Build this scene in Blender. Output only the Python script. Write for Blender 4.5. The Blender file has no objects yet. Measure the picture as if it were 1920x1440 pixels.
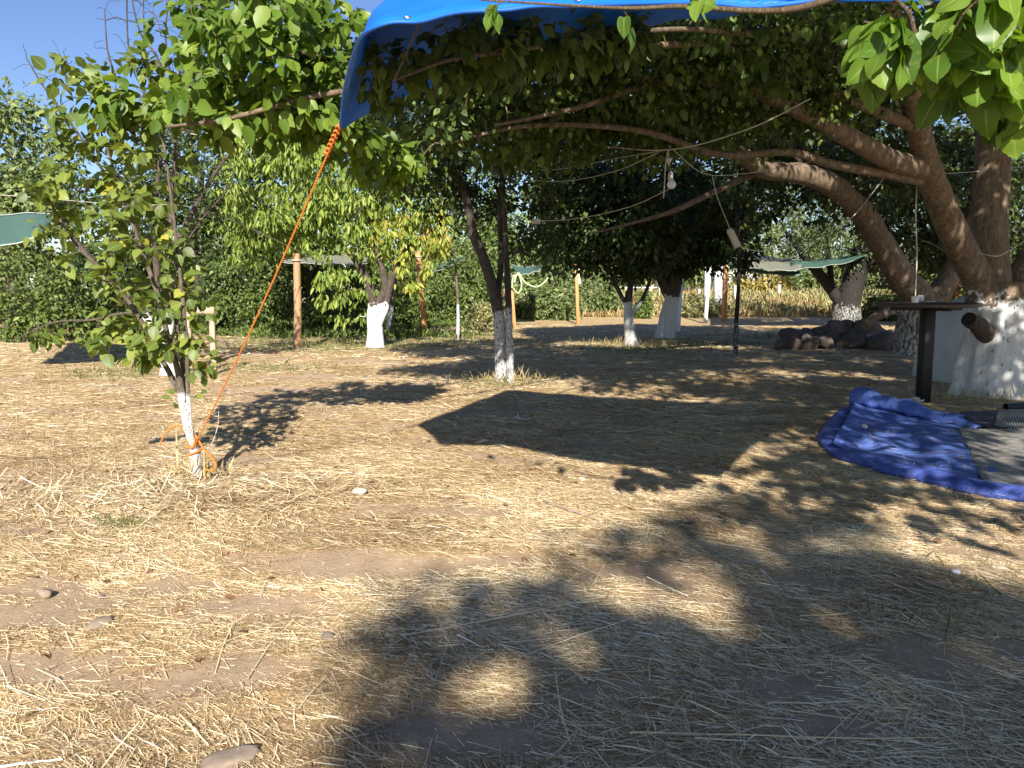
import bpy, math, random
import numpy as np
from mathutils import Vector

random.seed(7)
rng = np.random.default_rng(7)
SC = bpy.context.scene
COL = SC.collection

# ------------------------------------------------------------------ camera
CAMH, PXF, HOR = 1.4, 1507.0, 540.0
PITCH = math.atan((720 - HOR) / PXF)
cam_data = bpy.data.cameras.new('camera')
cam_data.sensor_width = 36
cam_data.lens = PXF / 1920 * 36
cam_data.clip_start = 0.05
cam_data.clip_end = 2000
cam = bpy.data.objects.new('camera', cam_data)
COL.objects.link(cam)
cam.location = (0, 0, CAMH)
cam.rotation_euler = (math.pi / 2 - PITCH, 0, 0)
SC.camera = cam

# ------------------------------------------------------------------ sky and sun
EL = math.radians(29)
SUNX = -0.03                                    # sideways drift of the light per metre travelled
w = bpy.data.worlds.new('World')
SC.world = w
w.use_nodes = True
nt = w.node_tree
bg = nt.nodes['Background']
sky = nt.nodes.new('ShaderNodeTexSky')
sky.sky_type = 'NISHITA'
sky.sun_disc = False
sky.sun_elevation = EL
sky.sun_rotation = math.pi
sky.air_density = 1.0
sky.dust_density = 0.3
sky.ozone_density = 3.0
hs = nt.nodes.new('ShaderNodeHueSaturation')
hs.inputs['Saturation'].default_value = 1.12
hs.inputs['Hue'].default_value = .515
nt.links.new(sky.outputs[0], hs.inputs['Color'])
nt.links.new(hs.outputs[0], bg.inputs[0])
bg.inputs[1].default_value = 0.07
L = Vector((SUNX * math.cos(EL), math.cos(EL), -math.sin(EL))).normalized()
sd = bpy.data.lights.new('sun', 'SUN')
sd.energy = 5.0
sd.angle = math.radians(0.53)
sd.color = (1.0, 0.94, 0.84)
so = bpy.data.objects.new('sun', sd)
COL.objects.link(so)
so.rotation_euler = L.to_track_quat('-Z', 'Y').to_euler()
so.location = (0, -20, 20)
SC.view_settings.view_transform = 'Standard'
SC.view_settings.look = 'None'
SC.view_settings.exposure = 1.1
SC.view_settings.gamma = 1.0
SC.cycles.max_bounces = 8
SC.cycles.transparent_max_bounces = 8

# ------------------------------------------------------------------ pixel helpers
_c, _s = math.cos(PITCH), math.sin(PITCH)
def ray(px, py):
    u, v = (px - 960) / PXF, (720 - py) / PXF
    return np.array([u, _c + v * _s, -_s + v * _c])
def at(px, py, Y):
    d = ray(px, py)
    return np.array([0, 0, CAMH]) + d * (Y / d[1])
def gnd(px, py, z=0.0):
    d = ray(px, py)
    return np.array([0, 0, CAMH]) + d * ((z - CAMH) / d[2])
def ats(lst):
    return [at(*p) for p in lst]

# ------------------------------------------------------------------ noise
def _h(ix, iy, iz, seed):
    n = (ix * 374761393 + iy * 668265263 + iz * 2147483647 + seed * 1442695041) & 0xffffffff
    n = ((n ^ (n >> 13)) * 1274126177) & 0xffffffff
    n = ((n ^ (n >> 16)) * 2246822519) & 0xffffffff
    return ((n ^ (n >> 15)) & 0xffffff) / float(0xffffff)
def vnoise(x, y, z=0.0, seed=0):
    x, y, z = np.broadcast_arrays(np.asarray(x, float), np.asarray(y, float), np.asarray(z, float))
    fx, fy, fz = np.floor(x), np.floor(y), np.floor(z)
    ix, iy, iz = fx.astype(np.int64), fy.astype(np.int64), fz.astype(np.int64)
    tx, ty, tz = x - fx, y - fy, z - fz
    tx, ty, tz = tx * tx * (3 - 2 * tx), ty * ty * (3 - 2 * ty), tz * tz * (3 - 2 * tz)
    r = 0
    for dx in (0, 1):
        for dy in (0, 1):
            for dz in (0, 1):
                wgt = (tx if dx else 1 - tx) * (ty if dy else 1 - ty) * (tz if dz else 1 - tz)
                r = r + wgt * _h(ix + dx, iy + dy, iz + dz, seed)
    return r
def sstep(a, b, v):
    t = np.clip((v - a) / (b - a), 0, 1)
    return t * t * (3 - 2 * t)
def gz(x, y):
    x = np.asarray(x, float); y = np.asarray(y, float)
    near = 1 - sstep(28, 40, y)
    z = (0.07 * (vnoise(x * .55, y * .55, seed=3) - .5) + 0.035 * (vnoise(x * 2.1, y * 2.1, seed=4) - .5)
         + 0.012 * (vnoise(x * 7, y * 7, seed=5) - .5)) * near
    z = z + 0.85 * sstep(36, 46, y + 3 * (vnoise(x * .2, 0, seed=6) - .5)) + 0.25 * (vnoise(x * .4, y * .4, seed=8) - .5) * sstep(36, 44, y)
    return z
def gh(x, y):
    return float(gz(x, y))
BARE = [(470, 1130, .38, .22), (400, 1265, .42, .2), (60, 1240, .4, .16), (330, 1090, .2, .1), (620, 1050, .25, .12), (900, 960, .3, .15),
        (1500, 1085, .3, .13), (1480, 1290, .25, .15), (840, 1370, .25, .1), (1560, 1370, .28, .1)]
BARE = [(gnd(a, b)[0], gnd(a, b)[1], c, d) for a, b, c, d in BARE]
def straw_density(x, y):
    n = 0.5 * vnoise(x * 1.3, y * 2.0, seed=11) + 0.3 * vnoise(x * 4, y * 6, seed=12) + .2 * vnoise(x * 11, y * 15, seed=14)
    d = sstep(.27, .5, n)
    for bx, by, rx, ry in BARE:
        q = np.sqrt(((x - bx) / rx) ** 2 + ((y - by) / ry) ** 2) + .7 * (vnoise(x * 9, y * 9, seed=13) - .5)
        d = d * sstep(.45, 1.35, q)
    return d

# ------------------------------------------------------------------ mesh buffer
class Buf:
    def __init__(self):
        self.v, self.l, self.t, self.r, self.m = [], [], [], [], []
        self.mid = {}
        self.n = 0
    def add(self, verts, faces, rnd=0.5, mi=0):
        """verts (n,3); faces: an (m,k) array of one face size"""
        verts = np.asarray(verts, np.float64); faces = np.asarray(faces, np.int64)
        if len(faces) == 0: return
        self.v.append(verts)
        self.l.append((faces + self.n).ravel())
        self.t.append(np.full(len(faces), faces.shape[1], np.int64))
        self.r.append(np.broadcast_to(np.asarray(rnd, float), (len(faces),)).copy())
        self.m.append(np.full(len(faces), mi, np.int64))
        self.n += len(verts)
    def addf(self, verts, flist, rnd=0.5, mi=0):
        """mixed face sizes"""
        base = self.n
        verts = np.asarray(verts, float)
        self.v.append(verts); self.n += len(verts)
        for f in flist:
            self.l.append(np.array(f) + base); self.t.append(np.array([len(f)]))
            self.r.append(np.array([rnd])); self.m.append(np.array([mi]))
    def build(self, name, mats, parent=None, loc=None, smooth=True):
        o3 = np.zeros(3)
        if parent is not None: o3 = np.array(parent.location)
        elif loc is not None: o3 = np.array(loc)
        V = np.concatenate(self.v) - o3
        Lp = np.concatenate(self.l); T = np.concatenate(self.t)
        me = bpy.data.meshes.new(name)
        me.vertices.add(len(V)); me.vertices.foreach_set('co', V.astype(np.float32).ravel())
        me.loops.add(len(Lp)); me.loops.foreach_set('vertex_index', Lp.astype(np.int32))
        me.polygons.add(len(T))
        st = np.concatenate([[0], np.cumsum(T)[:-1]])
        me.polygons.foreach_set('loop_start', st.astype(np.int32))
        me.polygons.foreach_set('loop_total', T.astype(np.int32))
        me.polygons.foreach_set('material_index', np.concatenate(self.m).astype(np.int32))
        me.polygons.foreach_set('use_smooth', np.full(len(T), smooth))
        at_ = me.attributes.new('rnd', 'FLOAT', 'FACE')
        at_.data.foreach_set('value', np.concatenate(self.r).astype(np.float32))
        if self.mid:
            mv = np.zeros(len(V), np.float32)
            for k_, a_ in self.mid.items(): mv[k_:k_ + len(a_)] = a_
            am = me.attributes.new('midrib', 'FLOAT', 'POINT'); am.data.foreach_set('value', mv)
        me.update(calc_edges=True)
        if not isinstance(mats, (list, tuple)): mats = [mats]
        for m in mats: me.materials.append(m)
        o = bpy.data.objects.new(name, me)
        COL.objects.link(o)
        if parent is not None: o.parent = parent
        elif loc is not None: o.location = loc
        return o

def tag(o, label, cat, group=None, kind=None):
    if label: o['label'] = label
    if cat: o['category'] = cat
    if group: o['group'] = group
    if kind: o['kind'] = kind
    return o
def thing(name, label, cat, loc, group=None):
    o = bpy.data.objects.new(name, None)
    o.empty_display_size = .2
    COL.objects.link(o)
    o.location = [float(c) for c in loc]
    return tag(o, label, cat, group)

def catmull(P, n):
    P = np.asarray(P, float)
    if len(P) < 3:
        t = np.linspace(0, 1, n)[:, None]
        return P[0] * (1 - t) + P[-1] * t
    Q = np.vstack([2 * P[0] - P[1], P, 2 * P[-1] - P[-2]])
    out = []
    seg = len(P) - 1
    for u in np.linspace(0, seg - 1e-6, n):
        i = int(u); t = u - i
        a, b, c, d = Q[i], Q[i + 1], Q[i + 2], Q[i + 3]
        out.append(.5 * ((2 * b) + (c - a) * t + (2 * a - 5 * b + 4 * c - d) * t * t + (3 * b - a - 3 * c + d) * t ** 3))
    return np.array(out)

def tube(buf, P, R, sides=8, cap=True, rough=0.0, mi=0, seed=0, rnd=.5):
    P = np.asarray(P, float); n = len(P)
    R = np.broadcast_to(np.asarray(R, float), (n,))
    T = np.gradient(P, axis=0); T /= np.linalg.norm(T, axis=1)[:, None] + 1e-12
    a = np.array([0, 0, 1.]) if abs(T[0][2]) < .9 else np.array([1., 0, 0])
    N = np.cross(T[0], a); N /= np.linalg.norm(N)
    ang = np.linspace(0, 2 * math.pi, sides, endpoint=False)
    ca, sa = np.cos(ang)[:, None], np.sin(ang)[:, None]
    V = np.empty((n, sides, 3))
    for i in range(n):
        N = N - T[i] * np.dot(N, T[i]); N /= np.linalg.norm(N) + 1e-12
        B = np.cross(T[i], N)
        V[i] = P[i] + R[i] * (ca * N + sa * B)
    if rough:
        q = V.reshape(-1, 3)
        fr = 1.0 / max(R.max(), .02)
        d = (vnoise(q[:, 0] * fr * 1.3, q[:, 1] * fr * 1.3, q[:, 2] * fr * .7, seed) - .5) + .5 * (vnoise(q[:, 0] * fr * 4, q[:, 1] * fr * 4, q[:, 2] * fr * 1.8, seed + 1) - .5)
        c = np.repeat(P, sides, axis=0)
        V = (c + (q - c) * (1 + rough * 2 * d[:, None])).reshape(n, sides, 3)
    i, j = np.meshgrid(np.arange(n - 1), np.arange(sides), indexing='ij')
    j2 = (j + 1) % sides
    F = np.stack([i * sides + j, i * sides + j2, (i + 1) * sides + j2, (i + 1) * sides + j], -1).reshape(-1, 4)
    buf.add(V.reshape(-1, 3), F, rnd, mi)
    if cap:
        buf.addf(V[0], [tuple(range(sides))[::-1]], rnd, mi)
        buf.addf(V[-1], [tuple(range(sides))], rnd, mi)

def box(buf, c, sx, sy, sz, rz=0.0, tilt=(0, 0), mi=0, bev=.004):
    """bevelled box, base centre at c; tilt = lean per metre of height"""
    pts = []
    hx, hy = sx / 2, sy / 2
    b = min(bev, hx * .4, hy * .4, sz * .4)
    for z, k in ((0, b), (b, 0), (sz - b, 0), (sz, b)):
        for (x, y) in ((-hx + b, -hy + k), (hx - b, -hy + k), (hx - k, -hy + b), (hx - k, hy - b), (hx - b, hy - k), (-hx + b, hy - k), (-hx + k, hy - b), (-hx + k, -hy + b)):
            X, Y = x * math.cos(rz) - y * math.sin(rz), x * math.sin(rz) + y * math.cos(rz)
            pts.append((c[0] + X + tilt[0] * z, c[1] + Y + tilt[1] * z, c[2] + z))
    fs = [tuple(range(8))[::-1], tuple(range(24, 32))]
    for r in range(3):
        for k in range(8):
            fs.append((r * 8 + k, r * 8 + (k + 1) % 8, (r + 1) * 8 + (k + 1) % 8, (r + 1) * 8 + k))
    buf.addf(pts, fs, .5, mi)

def norm(a):
    return a / (np.linalg.norm(a, axis=-1, keepdims=True) + 1e-9)

def leaves(buf, P, D, N, S, W=.5, kind=0, fold=.12, droop=.15, rnd=None, mi=0):
    """N leaf blades: P base point, D axis, N normal, S length, W width ratio"""
    n = len(P)
    if n == 0: return
    S = np.broadcast_to(S, (n,))[:, None]
    D = norm(D); N = norm(N - D * np.sum(N * D, 1, keepdims=True)); X = np.cross(D, N)
    if rnd is None: rnd = rng.random(n)
    if kind == 0:
        st = [(0, 0), (.45, .5), (1, 0)]
        V = np.stack([P, P + S * (.42 * D + W * .5 * X + fold * N), P + S * (D - droop * N), P + S * (.42 * D - W * .5 * X + fold * N)], 1)
        b = np.arange(n)[:, None] * 4
        F = np.concatenate([b + [0, 1, 2], b + [0, 2, 3]])
        buf.add(V.reshape(-1, 3), F, np.tile(rnd, 2), mi)
        return
    if kind == 1:
        stn = [(.16, .72), (.42, 1.0), (.72, .68)]
    elif kind == 3:                                            # lance shaped
        stn = [(.2, .75), (.5, 1.0), (.78, .6)]
    else:                                                      # big toothed heart
        stn = [(-.07, .55), (.02, .82), (.10, .93), (.18, .98), (.26, 1.0), (.34, .985), (.42, .97), (.50, .89), (.56, .87), (.64, .73), (.70, .69), (.78, .49), (.84, .42), (.92, .19)]
    k = len(stn)
    V = [P]
    wav = (rng.random((n, 2)) - .5) * .25
    for q, (t, wv) in enumerate(stn):
        tt = max(t, 0)
        mid = P + S * (t * D - droop * tt * tt * N)
        if t < 0: mid = P + S * (0.004 * D)
        base = P + S * (t * D - droop * tt * tt * N)
        ed = W * .5 * wv
        wl = fold * wv * 1.2 + (wav[:, :1] * math.sin(t * 7)) * (1 if kind == 2 else .3)
        wr = fold * wv * 1.2 + (wav[:, 1:] * math.sin(t * 6 + 1)) * (1 if kind == 2 else .3)
        V += [base + S * (ed * X + wl * N), mid, base + S * (-ed * X + wr * N)]
    V.append(P + S * (D - droop * N))
    V = np.stack(V, 1); m = V.shape[1]
    b = np.arange(n)[:, None] * m
    tris = np.concatenate([b + [0, 1, 2], b + [0, 2, 3], b + [m - 4, m - 1, m - 3], b + [m - 3, m - 1, m - 2]])
    if kind in (1, 2):
        buf.mid[buf.n] = np.tile(np.array([1.0] + [0, 1.0, 0] * k + [1.0], np.float32), n)
    buf.add(V.reshape(-1, 3), tris, np.tile(rnd, 4), mi)
    off = buf.n - n * m                                        # reuse the same vertices
    F = []
    for q in range(k - 1):
        a = 1 + 3 * q
        F += [b + [a, a + 3, a + 4, a + 1], b + [a + 1, a + 4, a + 5, a + 2]]
    F = np.concatenate(F)
    buf.l.append((F + off).ravel()); buf.t.append(np.full(len(F), 4)); buf.r.append(np.tile(rnd, 2 * (k - 1))); buf.m.append(np.full(len(F), mi))

# ------------------------------------------------------------------ materials
def mat(name):
    m = bpy.data.materials.new(name); m.use_nodes = True
    n = m.node_tree
    for x in list(n.nodes): n.nodes.remove(x)
    out = n.nodes.new('ShaderNodeOutputMaterial')
    p = n.nodes.new('ShaderNodeBsdfPrincipled')
    n.links.new(p.outputs[0], out.inputs[0])
    return m, n, p, out
def nd(n, typ, **kw):
    x = n.nodes.new(typ)
    for k, v in kw.items(): setattr(x, k, v)
    return x
def ramp(n, src, stops, interp='LINEAR'):
    r = n.nodes.new('ShaderNodeValToRGB'); cr = r.color_ramp; cr.interpolation = interp
    while len(cr.elements) < len(stops): cr.elements.new(.5)
    for e, (p, c) in zip(cr.elements, stops):
        e.position = p; e.color = (c[0], c[1], c[2], 1) if hasattr(c, '__len__') else (c, c, c, 1)
    n.links.new(src, r.inputs[0])
    return r.outputs[0]
def mixc(n, fac, a, b, mode='MIX'):
    x = n.nodes.new('ShaderNodeMix'); x.data_type = 'RGBA'; x.blend_type = mode
    for i, v in ((0, fac), (6, a), (7, b)):
        if hasattr(v, 'node'): n.links.new(v, x.inputs[i])
        elif i == 0: x.inputs[0].default_value = v
        else: x.inputs[i].default_value = (v[0], v[1], v[2], 1)
    return x.outputs[2]
def math_(n, op, a, b=0.0, c=None):
    x = n.nodes.new('ShaderNodeMath'); x.operation = op
    for i, v in enumerate((a, b) if c is None else (a, b, c)):
        if hasattr(v, 'node'): n.links.new(v, x.inputs[i])
        else: x.inputs[i].default_value = v
    return x.outputs[0]
def noise(n, vec, scale, detail=4, rough=.55, dist=0):
    x = n.nodes.new('ShaderNodeTexNoise'); x.inputs['Scale'].default_value = scale
    x.inputs['Detail'].default_value = detail; x.inputs['Roughness'].default_value = rough; x.inputs['Distortion'].default_value = dist
    if vec is not None: n.links.new(vec, x.inputs['Vector'])
    return x.outputs[0]
def mapping(n, vec, sc=(1, 1, 1), rot=(0, 0, 0)):
    x = n.nodes.new('ShaderNodeMapping'); x.inputs['Scale'].default_value = sc; x.inputs['Rotation'].default_value = rot
    n.links.new(vec, x.inputs['Vector']); return x.outputs[0]
def bump(n, p, h, strength=.5, dist=.02):
    b = n.nodes.new('ShaderNodeBump'); b.inputs['Strength'].default_value = strength; b.inputs['Distance'].default_value = dist
    n.links.new(h, b.inputs['Height']); n.links.new(b.outputs[0], p.inputs['Normal'])
def objco(n): return nd(n, 'ShaderNodeTexCoord').outputs['Object']
def worldco(n): return nd(n, 'ShaderNodeNewGeometry').outputs['Position']

def leafmat(name, stops, trans=.35, rough=.45, tint=(1.5, 1.5, .5), vein=False):
    m, n, p, out = mat(name)
    a = nd(n, 'ShaderNodeAttribute', attribute_name='rnd', attribute_type='GEOMETRY')
    c = ramp(n, a.outputs['Fac'], stops)
    v = noise(n, worldco(n), 1.3, 2)
    c = mixc(n, math_(n, 'MULTIPLY', v, .5), c, tuple(min(1, q * .55) for q in stops[0][1]))
    if vein:
        am = nd(n, 'ShaderNodeAttribute', attribute_name='midrib', attribute_type='GEOMETRY')
        c = mixc(n, ramp(n, am.outputs['Fac'], [(.9, 0), (.97, .32)]), c, (.42, .50, .16))
        bl_ = noise(n, worldco(n), 55, 4, .6)
        c = mixc(n, ramp(n, bl_, [(.58, 0), (.72, .35)]), c, (.26, .25, .06))
    n.links.new(c, p.inputs['Base Color'])
    p.inputs['Roughness'].default_value = rough
    p.inputs['Specular IOR Level'].default_value = .35
    t = nd(n, 'ShaderNodeBsdfTranslucent')
    tc = mixc(n, 1.0, c, tint, 'MULTIPLY')
    n.links.new(tc, t.inputs[0])
    mx = nd(n, 'ShaderNodeMixShader'); mx.inputs[0].default_value = trans
    n.links.new(p.outputs[0], mx.inputs[1]); n.links.new(t.outputs[0], mx.inputs[2])
    n.links.new(mx.outputs[0], out.inputs[0])
    return m

def barkmat(name, dark, light, wash_h=None, scale=9, edge=.12, vstretch=.22, wash=(.78, .78, .76), flake=.56, wr=.55):
    m, n, p, out = mat(name)
    co = objco(n)
    mc = mapping(n, co, (scale, scale, scale * vstretch))
    v = noise(n, mc, 2.2, 8, .65, .6)
    v2 = noise(n, co, 2.0, 3)
    fine = noise(n, mapping(n, co, (scale * 4, scale * 4, scale * 1.3)), 2.0, 5, .7, 1.0)
    v = math_(n, 'ADD', math_(n, 'MULTIPLY', v, .62), math_(n, 'MULTIPLY', fine, .38))
    c = ramp(n, v, [(.38, tuple(q * .6 for q in dark)), (.47, dark), (.62, light)])
    c = mixc(n, math_(n, 'MULTIPLY', v2, .5), c, tuple(q * .5 for q in dark))
    h = v
    if wash_h:
        sep = nd(n, 'ShaderNodeSeparateXYZ'); n.links.new(co, sep.inputs[0])
        ne = noise(n, co, 7, 4)
        z = math_(n, 'ADD', sep.outputs[2], math_(n, 'MULTIPLY', math_(n, 'SUBTRACT', ne, .5), edge * 3))
        mr = nd(n, 'ShaderNodeMapRange'); mr.inputs[1].default_value = wash_h + .02; mr.inputs[2].default_value = wash_h - .02
        n.links.new(z, mr.inputs[0])
        fl = ramp(n, noise(n, mapping(n, co, (scale * 1.6, scale * 1.6, scale * .7)), 1.6, 6, .7), [(flake, 1), (flake + .05, .0)])
        mk = math_(n, 'MULTIPLY', mr.outputs[0], fl)
        wc = mixc(n, noise(n, co, 4, 5), tuple(q * .75 for q in wash), wash)
        hv = nd(n, 'ShaderNodeVectorMath', operation='LENGTH'); n.links.new(mapping(n, co, (1, 1, 0)), hv.inputs[0])
        mk = math_(n, 'MULTIPLY', mk, math_(n, 'LESS_THAN', hv.outputs['Value'], wr))
        c = mixc(n, mk, c, wc)
    n.links.new(c, p.inputs['Base Color'])
    p.inputs['Roughness'].default_value = .85
    bump(n, p, h, 1.0, .03)
    return m

def plain(name, col, rough=.7, var=.25, scale=20, metal=0, bmp=0, spec=.4):
    m, n, p, out = mat(name)
    co = objco(n)
    v = noise(n, co, scale, 5)
    c = mixc(n, math_(n, 'MULTIPLY', v, 1.0), tuple(q * (1 - var) for q in col), tuple(min(1, q * (1 + var)) for q in col))
    n.links.new(c, p.inputs['Base Color'])
    p.inputs['Roughness'].default_value = rough; p.inputs['Metallic'].default_value = metal
    p.inputs['Specular IOR Level'].default_value = spec
    if bmp: bump(n, p, v, bmp, .01)
    return m

# leaf colours
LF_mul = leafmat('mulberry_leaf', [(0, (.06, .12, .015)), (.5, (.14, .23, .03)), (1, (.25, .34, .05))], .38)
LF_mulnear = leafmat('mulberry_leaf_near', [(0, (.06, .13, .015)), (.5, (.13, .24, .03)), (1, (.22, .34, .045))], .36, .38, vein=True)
LF_mul_shade = leafmat('mulberry_leaf_shade', [(0, (.035, .06, .013)), (.5, (.07, .12, .024)), (1, (.18, .25, .05))], .25)  # darker copy of the mulberry leaf, canopy shade put into its green
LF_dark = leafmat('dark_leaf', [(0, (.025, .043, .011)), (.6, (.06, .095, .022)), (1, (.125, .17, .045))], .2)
LF_young = leafmat('young_leaf', [(0, (.07, .11, .02)), (.55, (.17, .23, .045)), (.97, (.34, .38, .07)), (.985, (.55, .48, .06)), (.997, (.55, .42, .05)), (1, (.5, .22, .05))], .35, vein=True)
LF_peach = leafmat('peach_leaf', [(0, (.10, .17, .025)), (.6, (.27, .36, .06)), (1, (.42, .47, .11))], .32)
LF_yellow = leafmat('yellowing_leaf', [(0, (.16, .24, .03)), (.5, (.38, .42, .07)), (.85, (.56, .52, .12)), (1, (.6, .32, .08))], .35)
LF_hedge = leafmat('hedge_leaf', [(0, (.055, .09, .018)), (.6, (.13, .19, .04)), (1, (.25, .30, .08))], .25)
LF_olive = leafmat('olive_leaf', [(0, (.035, .055, .018)), (.6, (.09, .12, .04)), (1, (.17, .2, .08))], .15)
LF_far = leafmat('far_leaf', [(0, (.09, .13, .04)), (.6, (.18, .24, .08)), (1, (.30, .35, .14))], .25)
LF_weed = leafmat('weed_leaf', [(0, (.18, .19, .07)), (.5, (.36, .35, .15)), (1, (.62, .54, .30))], .25)
LF_gold = leafmat('golden_bush_leaf', [(0, (.30, .24, .06)), (.5, (.5, .40, .10)), (1, (.62, .5, .2))], .25)

# ------------------------------------------------------------------ ground
def axis(lo, hi, fine_lo, fine_hi, step):
    a = list(np.arange(fine_lo, fine_hi + 1e-6, step))
    s, x = step, a[-1]
    while x < hi:
        s *= 1.18; x += s; a.append(x)
    s, x = step, a[0]
    while x > lo:
        s *= 1.18; x -= s; a.insert(0, x)
    return np.array(a)
xs = axis(-700, 700, -6.5, 6.5, .075)
ys = axis(-120, 1200, 1.0, 16, .075)
GX, GY = np.meshgrid(xs, ys)
GZ = gz(GX, GY)
gb = Buf()
nx, ny = len(xs), len(ys)
i, j = np.meshgrid(np.arange(ny - 1), np.arange(nx - 1), indexing='ij')
F = np.stack([i * nx + j, i * nx + j + 1, (i + 1) * nx + j + 1, (i + 1) * nx + j], -1).reshape(-1, 4)
gb.add(np.stack([GX, GY, GZ], -1).reshape(-1, 3), F)

m, n, p, out = mat('dry_ground')
wc = worldco(n)
att = nd(n, 'ShaderNodeAttribute', attribute_name='straw', attribute_type='GEOMETRY')
grn = nd(n, 'ShaderNodeAttribute', attribute_name='green', attribute_type='GEOMETRY')
soil = ramp(n, noise(n, wc, 9, 8, .65), [(.3, (.36, .25, .16)), (.55, (.49, .36, .235)), (.75, (.58, .44, .30))])
soil = mixc(n, math_(n, 'MULTIPLY', noise(n, wc, .7, 3), .6), soil, (.36, .26, .17))
masks = []
for k, (ang, sx, sy) in enumerate(((.1, 3.2, 60), (-.45, 4, 75), (.7, 5, 85), (1.5, 6, 80), (-.1, 8, 120))):
    q = mapping(n, wc, (sx, sy, 1), (0, 0, ang))
    masks.append(ramp(n, noise(n, q, 1.0, 3, .55, .3), [(.52 - (.03 if k in (0, 4) else 0), 0), (.62, 1)]))
mk = masks[0]
for q in masks[1:]: mk = math_(n, 'MAXIMUM', mk, q)
mk2 = math_(n, 'MULTIPLY', mk, ramp(n, math_(n, 'ADD', att.outputs['Fac'], math_(n, 'MULTIPLY', math_(n, 'SUBTRACT', noise(n, wc, 14, 5, .7), .5), .9)), [(.3, 0), (.75, 1)]))
strawc = ramp(n, noise(n, mapping(n, wc, (6, 50, 1)), 1.0, 5), [(.3, (.38, .25, .11)), (.5, (.60, .43, .20)), (.7, (.78, .60, .32))])
gc = mixc(n, mk2, soil, strawc)
gcol = ramp(n, noise(n, wc, 25, 4), [(.3, (.10, .12, .03)), (.7, (.24, .23, .08))])
gc = mixc(n, grn.outputs['Fac'], gc, gcol)
n.links.new(gc, p.inputs['Base Color'])
p.inputs['Roughness'].default_value = .95
p.inputs['Specular IOR Level'].default_value = .1
hh = math_(n, 'ADD', noise(n, wc, 45, 8, .8), math_(n, 'MULTIPLY', mk2, .8))
bump(n, p, hh, .8, .012)
M_ground = m
ground = gb.build('ground', M_ground)
tag(ground, 'bare dusty earth of the clearing', None, kind='structure')
me = ground.data
GREENS = [(300, 655, 1.6, 1.4), (230, 700, 1.3, .8), (705, 650, 2.6, 1.2), (640, 640, 5, 3.0), (820, 625, 2.5, 2), (945, 712, .9, .9), (1190, 655, 2.0, 1.5), (1280, 645, 2.0, 1.2),
          (1500, 632, 2.5, 1.5), (560, 655, 1.5, 1.0), (230, 975, .25, .18), (480, 690, 1.5, .7), (900, 640, 1.5, 1.2)]
GREENS = [(gnd(a, b)[0], gnd(a, b)[1], c, d) for a, b, c, d in GREENS]
def green_at(x, y):
    g = 0
    for bx, by, rx, ry in GREENS:
        q = np.sqrt(((x - bx) / rx) ** 2 + ((y - by) / ry) ** 2)
        g = np.maximum(g, (1 - sstep(.4, 1.1, q + .9 * (vnoise(x * 2.2, y * 2.2, seed=21) - .5))))
    return g
for nm, val in (('straw', np.maximum(straw_density(GX, GY) ** 1.5, .8 * sstep(14, 24, GY))), ('green', .62 * green_at(GX, GY))):
    a = me.attributes.new(nm, 'FLOAT', 'POINT')
    a.data.foreach_set('value', val.astype(np.float32).ravel())

# ------------------------------------------------------------------ straw litter
m, n, p, out = mat('straw')
a = nd(n, 'ShaderNodeAttribute', attribute_name='rnd', attribute_type='GEOMETRY')
c = ramp(n, a.outputs['Fac'], [(0, (.26, .16, .08)), (.2, (.48, .35, .20)), (.55, (.74, .59, .36)), (.88, (.88, .76, .52)), (1, (.93, .86, .70))])
n.links.new(c, p.inputs['Base Color'])
p.inputs['Roughness'].default_value = .6
M_straw = m
def scatter(count, y0, y1, margin=1.15, fn=straw_density):
    d = np.sqrt(rng.random(count) * (y1 ** 2 - y0 ** 2) + y0 ** 2)
    x = (rng.random(count) * 2 - 1) * d * .64 * margin
    keep = rng.random(count) < fn(x, d)
    return x[keep], d[keep]
def blades(buf, x, y, Lm, Wm, lift=.012, tilt=.08):
    n = len(x)
    ang = np.where(rng.random(n) < .62, rng.normal(0, .38, n), rng.random(n) * math.pi)
    fl = (vnoise(x * .9, y * .9, seed=31) - .5) * 1.1
    ang = ang + fl
    Ln = Lm * np.exp(rng.normal(0, .55, n)); W = Wm * (.5 + rng.random(n))
    dx, dy = np.cos(ang), np.sin(ang)
    bend = rng.normal(0, .035, n) * Ln
    z = gz(x, y) + lift * rng.random(n) + .002
    tz = .7 * np.abs(rng.normal(0, tilt, n)) * Ln * (rng.random(n) < .5)
    V = []
    for t, sg in ((-.5, 1), (0, 0), (.5, 1)):
        cx = x + dx * Ln * t - dy * bend * (0 if sg else 1)
        cy = y + dy * Ln * t + dx * bend * (0 if sg else 1)
        cz = z + tz * (t + .5) + (gz(cx, cy) - gz(x, y)) * 1.0
        tw = rng.normal(0, .3, n)
        ww = W * (.5 if t else .6)
        V.append(np.stack([cx - dy * ww, cy + dx * ww, cz + ww * tw], 1))
        V.append(np.stack([cx + dy * ww, cy - dx * ww, cz - ww * tw + .001], 1))
    V = np.stack(V, 1)
    b = np.arange(n)[:, None] * 6
    Fq = np.concatenate([b + [0, 1, 3, 2], b + [2, 3, 5, 4]])
    r = np.clip(rng.normal(.5, .22, n) + .4 * (vnoise(x * 1.6, y * 2.2, seed=33) - .5), 0, 1)
    buf.add(V.reshape(-1, 3), Fq, np.tile(r, 2))
sb = Buf()
blades(sb, *scatter(120000, 1.6, 4.4), .05, .0016)
blades(sb, *scatter(7000, 1.6, 5), .17, .0028, .012, .05)
blades(sb, *scatter(120000, 4.2, 8), .085, .0028)
blades(sb, *scatter(80000, 8, 15), .13, .005, .012)
blades(sb, *scatter(40000, 15, 30), .22, .012, .02)
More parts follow.
